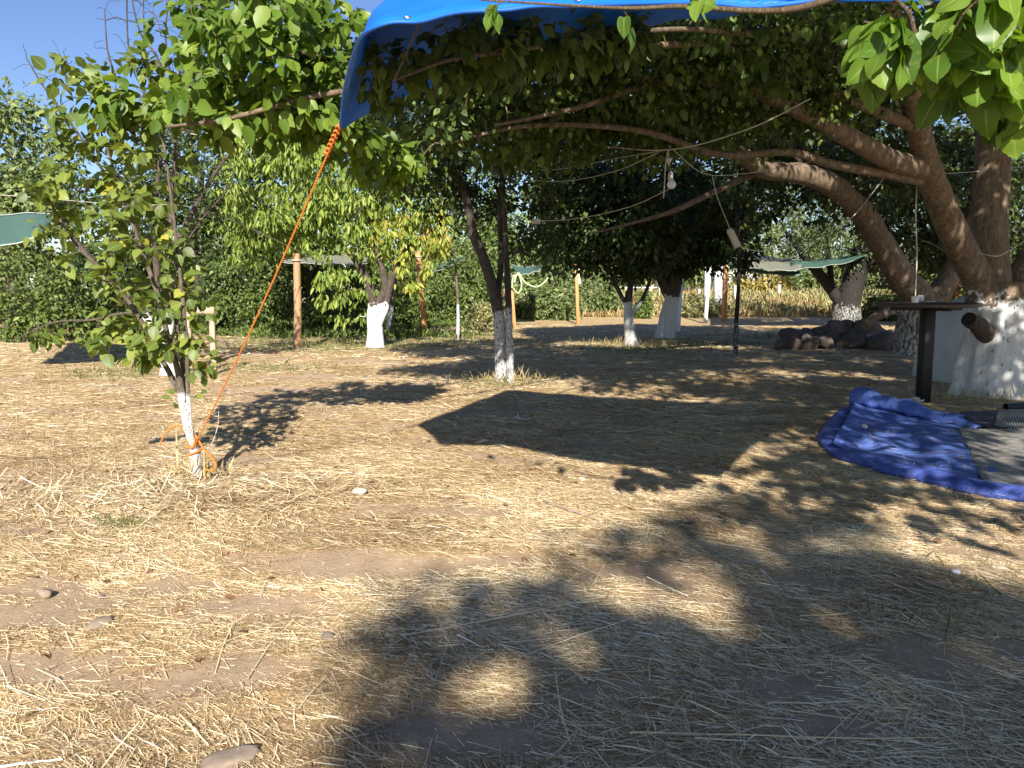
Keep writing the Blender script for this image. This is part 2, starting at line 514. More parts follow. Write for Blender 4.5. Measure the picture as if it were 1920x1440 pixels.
chaff = lambda x, y: .25 + .75 * straw_density(x, y)
blades(sb, *scatter(150000, 1.6, 5.5, fn=chaff), .022, .0013, .008, .1)
blades(sb, *scatter(90000, 5, 10, fn=chaff), .04, .0022, .008, .08)
fluff = lambda x, y: straw_density(x, y) * (vnoise(x * 1.7, y * 1.7, seed=35) > .55)
blades(sb, *scatter(60000, 1.6, 7, fn=fluff), .06, .0022, .022, .18)
# the heap of raked straw round the young tree's foot
yb = gnd(370, 905)
def heap(x, y): return np.exp(-((x - yb[0] + .2) ** 2 / 1.2 + (y - yb[1] + .45) ** 2 / .18))
blades(sb, *scatter(60000, 4, 7.5, fn=heap), .12, .004, .06, .3)
straw = sb.build('straw', M_straw, smooth=False)
tag(straw, 'loose dry straw lying over the bare earth', 'straw', kind='stuff')

# ------------------------------------------------------------------ trees
def grow(nodes, nrad, targets, bark, tip=.004, k=.02, curv=.12, segs=6, sides=5, sag=0.0, minr=.006, rough=0):
    """join every target to the nearest node of the skeleton"""
    tw = []
    c0 = nodes.mean(0)
    dist = np.array([np.min(np.linalg.norm(nodes - t, axis=1)) for t in targets])
    for q in np.argsort(dist):
        t = targets[q]
        dd = np.linalg.norm(nodes - t, axis=1) + .6 * np.maximum(0, nodes[:, 2] - t[2])
        b = int(np.argmin(dd)); p0 = nodes[b]; ln = np.linalg.norm(t - p0)
        if ln < .05: continue
        s = np.linspace(0, 1, segs)
        jit = rng.normal(0, .06, 3) * ln; jit2 = rng.normal(0, .03, 3) * ln
        P = p0 + (t - p0) * s[:, None] + np.sin(math.pi * s)[:, None] * (jit + np.array([0, 0, curv * ln])) + np.sin(2 * math.pi * s)[:, None] * jit2
        P[:, 2] -= sag * ln * s ** 2
        r0 = min(nrad[b] * .75, max(minr, k * ln + .004))
        R = r0 + (tip - r0) * s ** .8
        tube(bark, P, R, sides, cap=False, rough=rough, seed=q)
        nodes = np.vstack([nodes, P[2:]]); nrad = np.concatenate([nrad, R[2:]])
        tw.append(P)
    return nodes, nrad, tw

def in_blobs(blobs, n, shell=.5):
    """random points in a list of ellipsoids (centre, radii), with a bias to the outer shell"""
    vol = np.array([b[3] * b[4] * b[5] for b in blobs]) ** .8
    idx = rng.choice(len(blobs), n, p=vol / vol.sum())
    B = np.array([b[:6] for b in blobs])[idx]
    d = norm(rng.normal(0, 1, (n, 3))); r = rng.random(n) ** (1 / 3 * (1 - shell) + .05)
    return B[:, :3] + d * r[:, None] * B[:, 3:6]

FLECKS = []
def foliate(buf, tw, per, size, Wd=.5, kind=0, spread=.2, droop_dir=.3, sizevar=.3, fold=.1, t0=.2, updir=.8, droop=.15, mi=0, rndshift=0):
    Ps, Ds, Ns = [], [], []
    for P in tw:
        k = max(1, int(per * (.5 + rng.random())))
        t = (t0 + (1 - t0) * rng.random(k)) * (len(P) - 1)
        i0 = np.minimum(t.astype(int), len(P) - 2); f = (t - i0)[:, None]
        q = P[i0] * (1 - f) + P[i0 + 1] * f
        d = norm(P[-1] - P[0])
        rd = norm(rng.normal(0, 1, (k, 3)))
        off = rd * spread * rng.random((k, 1))
        Ps.append(q + off)
        Ds.append(norm(rd + .5 * d + np.array([0, 0, -droop_dir * 2])))
        Ns.append(norm(np.array([0, -.45, updir]) + rng.normal(0, .5, (k, 3))))
    Ps, Ds, Ns = np.concatenate(Ps), np.concatenate(Ds), np.concatenate(Ns)
    if FLECKS:
        g = Ps + np.array(L) * (Ps[:, 2:3] / -L[2])
        ok = np.ones(len(Ps), bool)
        for fx, fy, r1_, r2_ in FLECKS:
            r1_, r2_ = r1_ * 1.28, r2_ * 1.28
            ok &= ((g[:, 0] - fx) / r1_) ** 2 + ((g[:, 1] - fy) / r2_) ** 2 > .6 + .8 * vnoise(g[:, 0] * 7, g[:, 1] * 7, seed=99)
        Ps, Ds, Ns = Ps[ok], Ds[ok], Ns[ok]
    S = size * (1 + sizevar * rng.normal(0, 1, len(Ps)))
    S = np.clip(S, size * .4, size * 1.7)
    r = np.clip(rng.random(len(Ps)) + rndshift, 0, 1)
    leaves(buf, Ps, Ds, Ns, S, Wd, kind, fold, droop, rnd=r, mi=mi)

def pxblob(px, py, D, rx, ry, rd):
    c = at(px, py, D); k = D / PXF
    return (c[0], c[1], c[2], rx * k, rd, ry * k)

def stem(bark, pts, radii, sides=10, rough=.12, n=None, seed=0, sink=True):
    P = catmull(pts, n or len(pts) * 5)
    R = np.interp(np.linspace(0, 1, len(P)), np.linspace(0, 1, len(radii)), radii)
    if sink:
        P = np.vstack([P[0] - [0, 0, .15], P]); R = np.concatenate([[R[0] * 1.25], R]); R[1] *= 1.12
    tube(bark, P, R, sides, cap=True, rough=rough, seed=seed)
    return P, R

def make_tree(name, label, cat, base, stems, blobs, bark, leaf, n1, n2, per, size, group=None, Wd=.5, kind=0, spread=.2,
              droop_dir=.3, k=.02, sides=9, extra=None, crown_label=None, crown_name='crown', shell=.5, updir=.8, fold=.1, droop=.15, curv=.12, sag=0):
    root = thing(name, label, cat, base, group)
    bb, cb = Buf(), Buf()
    N, R = [], []
    for q, (pts, rad) in enumerate(stems):
        P, r = stem(bb, pts, rad, sides, seed=q * 7 + int(abs(base[0]) * 10), sink=(q == 0 or pts[0][2] < .2))
        h = len(P) // 3
        N.append(P[h:]); R.append(r[h:])
    N, R = np.concatenate(N), np.concatenate(R)
    tw = []
    if n1:
        N, R, _ = grow(N, R, in_blobs(blobs, n1, .2), bb, tip=.012, k=.03, curv=curv, segs=8, sides=6)
    N, R, tw = grow(N, R, in_blobs(blobs, n2, shell), bb, tip=.003, k=.014, curv=curv * .6, segs=5, sides=4, minr=.005, sag=sag)
    foliate(cb, tw, per, size, Wd, kind, spread, droop_dir, updir=updir, fold=fold, droop=droop)
    if extra: extra(root, bb, cb, N, R)
    bb.build('trunk', bark, root)
    cb.build(crown_name, leaf, root)
    return root

# ---- bark materials
BK_mul = barkmat('mulberry_bark', (.14, .098, .06), (.33, .245, .165), 1.25, 9, .30, flake=.60, wr=1.15)
BK_lean = barkmat('leaning_mulberry_bark', (.14, .098, .06), (.34, .25, .165), .95, 8, .25, flake=.47, wash=(.6, .6, .58), wr=.6)
BK_twin = barkmat('twin_bark', (.05, .04, .033), (.15, .12, .10), 1.1, 22, .16, flake=.52, wash=(.62, .62, .62))
BK_peach = barkmat('peach_bark', (.06, .045, .035), (.17, .13, .10), 1.0, 16, .16, flake=.70, wash=(.86, .86, .84))
BK_mid = barkmat('orchard_bark', (.05, .04, .03), (.15, .115, .09), 1.05, 16, .08, flake=.58, wash=(.68, .68, .67))
BK_thick = barkmat('thick_white_bark', (.08, .06, .045), (.22, .17, .13), 1.15, 12, .16, flake=.64, wash=(.80, .80, .79))
BK_young = barkmat('young_bark', (.13, .10, .075), (.32, .26, .20), .62, 34, .05, flake=.55, wash=(.8, .8, .78))
BK_plain = barkmat('plain_bark', (.05, .04, .03), (.15, .12, .09))
BK_grey = barkmat('grey_bark', (.12, .10, .08), (.30, .25, .20), .9, 20, .08, flake=.66, wash=(.8, .8, .79))
BK_shade = barkmat('shade_darkened_bark', (.014, .011, .009), (.04, .032, .027), .75, 10, .30, flake=.47, wash=(.32, .32, .31), wr=.8)  # shade of the limb over the olive trunk put into the bark colour

# ---- young tree in front, left
b0 = gnd(370, 905); YD = b0[1]
yt = thing('young_fruit_tree', 'young slim fruit tree with orange rope tied round its whitened foot', 'tree', (b0[0], b0[1], gh(b0[0], b0[1])))
bb, cb = Buf(), Buf()
def YP(*l): return [at(a, b, YD + (c[0] if c else 0)) for a, b, *c in l]
st_y = [(YP((370, 905), (365, 850), (350, 790), (340, 745)), [.037, .034, .031, .03]),
        (YP((340, 745), (318, 700), (285, 640), (255, 585), (205, 520), (140, 455), (95, 380)), [.022, .02, .018, .016, .013, .01, .006]),
        (YP((342, 745), (332, 690), (312, 620), (298, 560), (270, 480), (235, 380), (190, 250)), [.024, .022, .02, .018, .015, .012, .007]),
        (YP((366, 850), (356, 790, -.1), (352, 720, -.1), (350, 640, -.15), (338, 520, -.1), (322, 380), (300, 230), (270, 120)), [.018, .017, .016, .014, .013, .011, .009, .005]),
        (YP((350, 790), (348, 730, .1), (330, 600, .2), (318, 480, .2), (325, 330, .1), (335, 200)), [.018, .017, .015, .013, .01, .006]),
        (YP((255, 585), (215, 590, -.1), (170, 600, -.2), (100, 605, -.3), (20, 640, -.35)), [.01, .009, .007, .006, .003]),
        (YP((340, 660), (370, 655), (400, 640), (440, 645)), [.009, .007, .005, .003])]
N, R = [], []
for q, (pts, rad) in enumerate(st_y):
    P, r = stem(bb, pts, rad, 8, rough=.1, seed=q, sink=(q == 0))
    if q: N.append(P[4:]); R.append(r[4:])
N, R = np.concatenate(N), np.concatenate(R)
blobs = [pxblob(*b) for b in ((180, 330, YD, 95, 190, .45), (250, 480, YD, 120, 120, .5), (300, 590, YD, 100, 80, .45), (150, 180, YD, 70, 90, .4), (270, 160, YD, 110, 70, .4),
                              (360, 640, YD, 60, 60, .3), (60, 625, YD - .3, 60, 28, .2), (120, 400, YD, 45, 90, .4), (410, 650, YD, 35, 12, .15), (350, 680, YD, 50, 45, .2), (300, 640, YD, 60, 50, .3), (215, 640, YD, 60, 45, .3), (300, 300, YD, 60, 100, .4))]
N, R, tw = grow(N, R, in_blobs(blobs, 250, .3), bb, tip=.002, k=.008, curv=.05, segs=5, sides=5, minr=.003)
foliate(cb, tw, 8, .074, .80, 1, .07, .35, .25, .06, .25)
low = [p for p in tw if p[-1][2] < 1.1]
foliate(cb, low, 2, .09, .85, 1, .06, .5, .2, .08, .3)
# suckers near the foot
for pts in (YP((372, 850), (395, 835), (408, 800), (410, 770)), YP((345, 760), (330, 755), (322, 740)), YP((352, 740), (375, 750), (385, 760), (388, 772))):
    tube(bb, catmull(pts, 9), np.linspace(.004, .0015, 9), 5, cap=False)
for px, py in ((330, 735), (320, 745), (325, 755), (352, 765), (350, 745), (380, 745), (378, 735)):
    c = at(px, py, YD); leaves(cb, c[None], rng.normal(0, 1, (1, 3)), np.array([[0, -1, .6]]), .07, .6, 1)
bb.build('trunk', BK_young, yt)
cb.build('crown', LF_young, yt)

# ---- big mulberry at the right: trunk, limbs, low spreading roof of branches
mb = gnd(1858, 738); MD = mb[1]
mul = thing('mulberry_tree', 'huge old mulberry with whitewashed trunk at right edge, its limbs roofing the clearing', 'tree', (mb[0], mb[1], gh(mb[0], mb[1])))
bb, cb = Buf(), Buf()
def MP(*l): return [at(a, b, MD + c) for a, b, c in l]
tr = MP((1864, 742, 0), (1862, 680, 0), (1866, 620, 0), (1872, 565, 0), (1874, 530, 0))
P = catmull(tr, 26); R = np.interp(np.linspace(0, 1, 26), [0, .12, .45, .8, 1], [.50, .43, .39, .37, .29])
P = np.vstack([P[0] - [0, 0, .2], P]); R = np.concatenate([[.66], R])
k0 = bb.n
tube(bb, P, R, 72, rough=.16, seed=5)
q_ = bb.v[-3]; ax_ = np.repeat(P, 72, axis=0); an_ = np.arctan2(q_[:, 1] - ax_[:, 1], q_[:, 0] - ax_[:, 0])
rid = .07 * np.sin(an_ * 5 + q_[:, 2] * .8) + .05 * np.sin(an_ * 11 - q_[:, 2] * 1.4) + .10 * (vnoise(an_ * 5, q_[:, 2] * 2.2, 0, 77) - .5)
bb.v[-3] = ax_ + (q_ - ax_) * (1 + rid[:, None])
limbs = [
    (MP((1866, 600, 0), (1858, 520, 0), (1856, 400, .1), (1862, 290, .2), (1868, 180, .3), (1885, 20, .4), (1900, -160, .5)), [.26, .235, .22, .22, .20, .17, .12], 18),
    (MP((1862, 580, -.1), (1832, 520, -.1), (1790, 440, -.4), (1760, 370, -.7), (1738, 310, -1), (1722, 240, -1.4), (1702, 150, -1.9), (1670, 20, -2.6), (1640, -120, -3.3)), [.22, .19, .175, .16, .15, .12, .10, .08, .05], 16),
    (MP((1738, 320, -.95), (1670, 300, -1.4), (1600, 262, -1.8), (1540, 228, -2.1), (1470, 195, -2.4), (1390, 165, -2.6), (1250, 150, -2.8), (1090, 200, -3.0), (930, 235, -3.2)), [.13, .12, .105, .09, .07, .05, .036, .025, .012], 12),
    (MP((1735, 340, -.9), (1660, 326, -1.3), (1560, 308, -1.6), (1480, 285, -1.9), (1350, 290, -2.2), (1200, 245, -2.5), (1000, 235, -2.8), (830, 270, -3.0)), [.065, .055, .05, .042, .036, .03, .022, .012], 10),
    (MP((1890, 570, .1), (1945, 480, .2), (2040, 330, .4), (2150, 150, .8)), [.24, .2, .16, .1], 12),
    (MP((1885, 200, .3), (1820, 100, -.8), (1640, 40, -2.2), (1400, 75, -3.4), (1150, 90, -4.2), (950, 120, -4.8), (760, 160, -5.2), (600, 178, -5.4), (430, 222, -5.5), (310, 238, -5.6)), [.08, .045, .032, .027, .024, .022, .020, .018, .014, .008], 10),
    (MP((1500, 75, -3), (1300, 55, -4.6), (1120, 70, -5.8), (960, 95, -6.7), (850, 110, -7.1), (740, 150, -7.3)), [.028, .018, .014, .012, .009, .005], 8),
    (MP((1722, 240, -1.4), (1600, 190, -2.0), (1450, 120, -2.5), (1300, 80, -3.0), (1060, 90, -3.6), (800, 110, -4.4), (620, 110, -5.0), (470, 60, -5.4)), [.07, .06, .05, .04, .033, .028, .02, .012], 9),
    (MP((1868, 180, .3), (1800, 60, .8), (1650, -120, 1), (1500, -300, 1.5)), [.16, .14, .1, .05], 10),
    (MP((1702, 150, -1.9), (1500, 10, -1.5), (1250, -120, -1), (1000, -220, -.5)), [.09, .08, .06, .03], 9),
]
N, R = [], []
for q, (pts, rad, sd_) in enumerate(limbs):
    P, r = stem(bb, pts, rad, sd_, rough=.045, seed=40 + q, n=len(pts) * 7, sink=False)
    s = 8 if q in (0, 1, 4) else 3
    N.append(P[s:]); R.append(r[s:])
# cut stub
P = MP((1856, 636, -.1), (1836, 612, -.42), (1816, 598, -.58)); stb = Buf(); P = catmull(P, 9); tube(stb, P, [.125, .122, .12, .115, .11, .105, .10, .097, .09], 18, rough=.1, cap=False)
tube(stb, P[::-1][:4] + norm(P[-1] - P[-2]) * -.01, [.085, .075, .06, .02], 18, rough=.2, mi=1)  # near-black cap paints in the dark of the stub's hole
stub = stb.build('cut_stub', [barkmat('stub_bark', (.05, .035, .025), (.16, .11, .08), None, 12), BK_shade], mul)
N, R = np.concatenate(N), np.concatenate(R)
low = [pxblob(*b) for b in (
    (1350, 150, 8.6, 330, 100, 1.6), (1050, 130, 8.4, 260, 100, 1.5), (850, 180, 8.2, 150, 100, 1.2),
    (1250, 230, 9.4, 250, 60, 1.4), (980, 250, 9.2, 150, 55, 1.2), (1550, 120, 9.2, 200, 90, 1.5), (1080, 60, 7.4, 300, 60, 1.2), (1450, 60, 7.0, 200, 60, 1.2))]
under = [pxblob(*b) for b in ((715, 120, 3.75, 35, 45, .12), (860, 105, 3.9, 120, 45, .35), (735, 165, 3.9, 38, 50, .15), (980, 75, 4.3, 110, 35, .35), (1120, 70, 4.9, 120, 35, .4))]
lit = [pxblob(*b) for b in ((520, 110, 5.6, 130, 110, .9), (420, 200, 5.6, 100, 70, .7), (600, 60, 5.4, 90, 80, .7), (380, 60, 5.7, 70, 60, .5), (650, 250, 5.8, 60, 60, .6), (560, 220, 5.7, 90, 50, .6), (720, 300, 6.8, 60, 50, .6), (250, 200, 5.7, 60, 40, .3))]
def shade(px, py, z, r):
    g = gnd(px, py)
    c = g + np.array([-L[0], -L[1], -L[2]]) * (z / -L[2])
    return (c[0], c[1], c[2], r, r * .8, r * .45)
high = [shade(*b) for b in (
    (1450, 810, 4.5, .6), (1620, 790, 4.5, .55), (1800, 790, 4.5, .7), (1860, 870, 4.5, .5), (1660, 880, 4.3, .5), (1480, 880, 4.2, .5), (1740, 830, 4.5, .4), (1400, 900, 3.4, .35), (1560, 900, 3.4, .45), (1720, 925, 3.3, .45), (1870, 960, 3.3, .4), (1480, 950, 3.2, .3), (1620, 945, 3.3, .35),
    (1440, 770, 4.8, .8), (1330, 790, 4.6, .5), (1560, 720, 5.2, .9), (1500, 855, 4.4, .4), (1250, 670, 5.8, 1.1), (1500, 670, 5.8, 1.2), (1800, 760, 5, 1.1),
    (800, 695, 5.2, .8), (1010, 690, 5.2, 1.1), (1250, 720, 5.0, 1.2), (1450, 735, 5.0, 1.2), (1650, 740, 5.0, 1.3), (1850, 730, 5.0, 1.5), (1560, 690, 5.2, 1.2), (1330, 690, 5.2, 1.2), (1150, 690, 5.2, 1.1), (1750, 690, 5.4, 1.4),
    (880, 662, 6.4, 1.2), (1050, 660, 6.4, 1.4), (1230, 662, 6.4, 1.4), (1400, 662, 6.4, 1.4), (1580, 662, 6.4, 1.5), (1780, 665, 6.4, 1.6), (1000, 640, 7.2, 1.3), (1200, 640, 7.2, 1.5), (1420, 640, 7.2, 1.7), (1650, 645, 7.2, 1.8),
    (1150, 625, 8, 1.6), (1330, 622, 8, 1.9), (1550, 622, 8, 2.1), (1760, 628, 8, 2.2))] + [(7.5, 11, 6.5, 2.6, 2.6, 1.6), (4.5, 12.5, 7.5, 3, 3, 1.4)]
N, R, _ = grow(N, R, in_blobs(low, 40, .1), bb, tip=.008, k=.018, curv=.05, segs=9, sides=6)
N, R, _ = grow(N, R, in_blobs(high, 90, .1), bb, tip=.015, k=.025, curv=.1, segs=9, sides=6)
N, R, twl = grow(N, R, in_blobs(low, 1150, .2), bb, tip=.003, k=.012, curv=.05, segs=6, sides=4, minr=.005)
N, R, twu = grow(N, R, in_blobs(under, 190, .2), bb, tip=.003, k=.010, curv=.03, segs=6, sides=4, minr=.004)
N, R, twt = grow(N, R, in_blobs(lit, 330, .2), bb, tip=.003, k=.010, curv=.05, segs=6, sides=4, minr=.005)
N, R, twh = grow(N, R, in_blobs(high, 3300, .2), bb, tip=.004, k=.012, curv=.05, segs=5, sides=4, minr=.006)
cl = Buf()
N, R, _ = grow(N, R, in_blobs(low, 300, .1), bb, tip=.004, k=.009, curv=.04, segs=7, sides=4, minr=.005)
foliate(cl, twl, 14, .08, .68, 1, .26, .4, .35, .06, .15)
foliate(cl, twl, 26, .05, .7, 1, .26, .4, .35, .06, .15)
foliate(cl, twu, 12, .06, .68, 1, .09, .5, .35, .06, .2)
foliate(cb, twt, 13, .088, .70, 1, .12, .4, .3, .07, .15)
foliate(cb, twh, 34, .125, .75, 0, .50, .3, .3, .06, .15)
bb.build('trunk', BK_mul, mul)
cb.build('crown', LF_mul, mul)
cl.build('lower_foliage', LF_mul_shade, mul)['label'] = 'dense shade-darkened foliage of the low spreading boughs'
# the long leafy shoot nearest the camera (upper right): a bough of the same tree
nb, nl = Buf(), Buf()
bough = ats([(2500, 300, 3.4), (2120, 230, 2.7), (1900, 160, 2.4), (1830, 150, 2.25), (1760, 120, 2.15), (1720, 80, 2.1), (1700, 20, 2.05), (1640, -30, 2.0)])
P, r = stem(nb, bough, [.022, .018, .015, .013, .010, .008, .006, .004], 8, rough=.08, n=40, sink=False)
tgt = [pxblob(*b) for b in ((1780, 70, 2.15, 110, 80, .22), (1840, 140, 2.25, 90, 60, .2), (1690, 130, 2.2, 80, 60, .2), (1625, 90, 2.12, 50, 50, .12), (1890, 60, 2.3, 70, 90, .2), (1650, 100, 2.1, 50, 60, .15), (1760, 20, 2.1, 120, 40, .2), (1650, 30, 2.05, 60, 30, .15), (1890, 230, 2.4, 40, 40, .2))]
_, _, ntw = grow(P, r, in_blobs(tgt, 60, .2), nb, tip=.003, k=.01, curv=.02, segs=6, sides=6, minr=.004)
foliate(nl, ntw, 6, .088, .80, 2, .04, .55, .22, .05, .25, updir=.55, droop=.22)
tip = ats([(1420, 20, 3.2), (1250, 0, 3.3)])
P2, r2 = stem(nb, ats([(1640, -30, 2.0), (1500, 15, 2.1), (1400, 20, 2.2), (1280, 12, 2.3), (1160, 15, 2.4), (900, 0, 2.6)]), [.010, .009, .008, .007, .005, .003], 7, n=30, sink=False)
_, _, ntw2 = grow(P2, r2, in_blobs([pxblob(*b) for b in ((1320, 20, 2.25, 80, 18, .1), (1450, 15, 2.15, 70, 18, .1), (1180, 30, 2.4, 25, 18, .08), (910, 35, 2.6, 30, 14, .08))], 16, .1), nb, tip=.003, k=.008, curv=.02, segs=5, sides=5, minr=.003)
foliate(nl, ntw2, 3, .07, .7, 2, .03, .6, .2, .05, .3, updir=.5, droop=.2)
bo = nb.build('bough', BK_plain, mul)
bo.data.materials[0] = barkmat('bough_bark', (.16, .11, .06), (.34, .24, .13), None, 40)
fo = nl.build('foliage', LF_mulnear, bo, )
fo.parent = bo
for v_ in (fo,):
    v_.matrix_parent_inverse.identity()
fo.location = (-mul.location[0], -mul.location[1], -mul.location[2])

# ---- second mulberry, leaning, behind the table
lb = gnd(1706, 668)
LDp = lb[1]
def LP(*l): return [at(a, b, LDp + c) for a, b, c in l]
ls = [(LP((1706, 668, 0), (1712, 620, 0), (1722, 580, 0), (1722, 556, 0), (1694, 524, -.3), (1650, 455, -.9), (1612, 395, -1.5), (1560, 348, -2.1), (1500, 325, -2.7), (1430, 318, -3.4), (1380, 285, -4.2), (1290, 285, -5), (1150, 290, -6)),
       [.36, .33, .33, .30, .27, .235, .21, .19, .165, .14, .10, .07, .03]),
      (LP((1500, 325, -2.7), (1420, 325, -3.2), (1340, 360, -3.7), (1250, 400, -4.2), (1120, 435, -4.8)), [.06, .055, .05, .035, .015]),
      (LP((1735, 590, .1), (1790, 500, .3), (1830, 380, .6), (1850, 230, 1)), [.24, .2, .15, .08]),
      (LP((1712, 590, 0), (1680, 580, -.1), (1650, 590, -.3), (1620, 612, -.5)), [.12, .11, .10, .09])]
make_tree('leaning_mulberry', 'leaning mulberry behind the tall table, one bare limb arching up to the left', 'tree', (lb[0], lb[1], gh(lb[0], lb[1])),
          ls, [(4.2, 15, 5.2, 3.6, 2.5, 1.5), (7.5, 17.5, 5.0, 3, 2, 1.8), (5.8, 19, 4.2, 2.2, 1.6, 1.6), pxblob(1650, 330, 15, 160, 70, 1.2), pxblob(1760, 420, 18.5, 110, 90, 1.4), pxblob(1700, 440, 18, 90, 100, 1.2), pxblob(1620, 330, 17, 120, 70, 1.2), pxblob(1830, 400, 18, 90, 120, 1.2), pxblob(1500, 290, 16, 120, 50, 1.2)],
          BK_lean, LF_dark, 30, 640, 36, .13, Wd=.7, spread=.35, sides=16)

# ---- twin-stemmed tree in the middle
tb = gnd(948, 714); TD = tb[1]
def TP(*l): return [at(a, b, TD + c) for a, b, c in l]
make_tree('twin_stemmed_tree', 'twin-stemmed tree with flaking whitewash standing alone in the middle of the clearing', 'tree', (tb[0], tb[1], gh(tb[0], tb[1])),
          [(TP((942, 714, 0), (938, 640, 0), (932, 570, 0), (912, 500, 0), (885, 430, 0), (868, 350, 0), (820, 270, 0), (770, 190, 0)), [.105, .095, .09, .08, .068, .055, .04, .02]),
           (TP((957, 716, -.1), (955, 640, -.1), (953, 560, 0), (948, 450, .1), (942, 330, .1), (935, 180, .1)), [.062, .056, .05, .042, .035, .02]),
           (TP((932, 560, 0), (940, 480, .2), (938, 380, .3), (960, 260, .3), (980, 150, .3)), [.05, .045, .04, .03, .015]),
           (TP((868, 350, 0), (830, 330, .1), (780, 310, .1), (730, 320, 0)), [.03, .025, .018, .01])],
          [pxblob(*b) for b in ((900, 200, TD, 200, 110, 1.6), (780, 310, TD, 110, 70, 1.0), (990, 330, TD + .3, 60, 130, .7), (700, 230, TD, 90, 80, .9), (1010, 440, TD + .5, 40, 60, .4), (880, 380, TD + .6, 90, 40, .5))],
          BK_twin, LF_dark, 26, 480, 30, .085, Wd=.6, spread=.25, sides=12)
# basal shoots
# ---- orchard trees behind
ob = gnd(1184, 650); D = ob[1]
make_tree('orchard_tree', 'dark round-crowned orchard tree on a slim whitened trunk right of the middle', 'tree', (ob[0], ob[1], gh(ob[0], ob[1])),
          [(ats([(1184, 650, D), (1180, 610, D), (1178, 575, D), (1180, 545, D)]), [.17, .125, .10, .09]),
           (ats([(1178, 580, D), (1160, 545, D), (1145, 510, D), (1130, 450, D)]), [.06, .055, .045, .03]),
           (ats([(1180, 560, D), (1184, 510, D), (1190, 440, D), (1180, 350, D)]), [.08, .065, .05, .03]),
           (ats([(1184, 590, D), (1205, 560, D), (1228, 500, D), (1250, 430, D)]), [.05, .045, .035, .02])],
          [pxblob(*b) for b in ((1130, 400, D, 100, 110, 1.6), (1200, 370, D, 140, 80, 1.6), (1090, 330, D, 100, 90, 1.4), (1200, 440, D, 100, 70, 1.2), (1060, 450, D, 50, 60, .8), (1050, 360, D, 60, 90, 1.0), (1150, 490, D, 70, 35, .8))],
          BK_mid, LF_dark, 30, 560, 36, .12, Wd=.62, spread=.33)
ob = gnd(1245, 634); D = ob[1]
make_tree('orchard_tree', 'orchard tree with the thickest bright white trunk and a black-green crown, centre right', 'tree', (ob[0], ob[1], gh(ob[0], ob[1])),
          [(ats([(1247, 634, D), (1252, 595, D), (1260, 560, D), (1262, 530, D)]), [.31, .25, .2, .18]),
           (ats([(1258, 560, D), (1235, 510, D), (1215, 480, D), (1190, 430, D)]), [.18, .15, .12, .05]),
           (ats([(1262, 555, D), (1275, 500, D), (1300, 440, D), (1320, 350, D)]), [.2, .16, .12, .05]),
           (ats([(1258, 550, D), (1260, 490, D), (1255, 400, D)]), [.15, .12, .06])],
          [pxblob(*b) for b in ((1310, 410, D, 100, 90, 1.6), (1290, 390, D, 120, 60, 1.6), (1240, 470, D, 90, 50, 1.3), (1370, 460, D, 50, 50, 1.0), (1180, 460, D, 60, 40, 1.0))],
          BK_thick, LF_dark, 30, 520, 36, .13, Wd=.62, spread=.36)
ob = gnd(1379, 670); D = ob[1]
make_tree('sapling', 'thin dark pole-like sapling with a small white foot, in front of the shade net', 'tree', (ob[0], ob[1], gh(ob[0], ob[1])),
          [(ats([(1379, 670, D), (1381, 600, D), (1385, 520, D), (1386, 440, D), (1384, 360, D), (1392, 260, D)]), [.05, .045, .04, .04, .03, .015])],
          [pxblob(*b) for b in ((1385, 430, D + .2, 40, 70, .4), (1400, 330, D, 60, 70, .6))], BK_shade, LF_hedge, 4, 40, 16, .10, Wd=.6, spread=.2)
ob = gnd(1588, 613); D = ob[1]
make_tree('olive_tree', 'broad dark tree with fine leaves and shade-blackened forked trunk rising behind the stone heap', 'tree', (ob[0], ob[1], gh(ob[0], ob[1])),
          [(ats([(1588, 613, D), (1590, 570, D), (1600, 530, D), (1615, 470, D), (1640, 400, D)]), [.55, .46, .42, .36, .2]),
           (ats([(1584, 580, D), (1560, 545, D), (1525, 500, D), (1500, 470, D), (1470, 430, D)]), [.22, .2, .17, .12, .06]),
           (ats([(1560, 545, D), (1556, 500, D), (1550, 450, D)]), [.12, .1, .05]),
           (ats([(1600, 520, D), (1660, 470, D), (1720, 400, D)]), [.25, .2, .1])],
          [pxblob(*b) for b in ((1500, 420, D, 110, 60, 2), (1600, 400, D, 130, 110, 2.5), (1560, 330, D, 160, 70, 2.5), (1700, 420, D, 130, 120, 2.5), (1450, 360, D, 80, 60, 2), (1690, 520, D, 60, 40, 1.2))],
          BK_shade, LF_olive, 40, 520, 34, .13, Wd=.4, spread=.5)
ob = gnd(705, 651); D = ob[1]
def yel(root, bb, cb, N, R):
    yb_ = Buf()
    bl = [pxblob(*b) for b in ((735, 430, D - .2, 55, 50, .6), (800, 410, D, 50, 45, .6), (770, 500, D, 40, 50, .5), (820, 450, D, 30, 30, .4))]
    _, _, tw = grow(N, R, in_blobs(bl, 90, .2), bb, tip=.003, k=.012, curv=.05, segs=5, sides=4)
    foliate(yb_, tw, 20, .15, .3, 3, .14, .9, .25, .05, .2, updir=.3, droop=.1)
    o = yb_.build('yellow_foliage', LF_yellow, root)
    o['label'] = 'yellowing drooping leaves on the right of the crown'
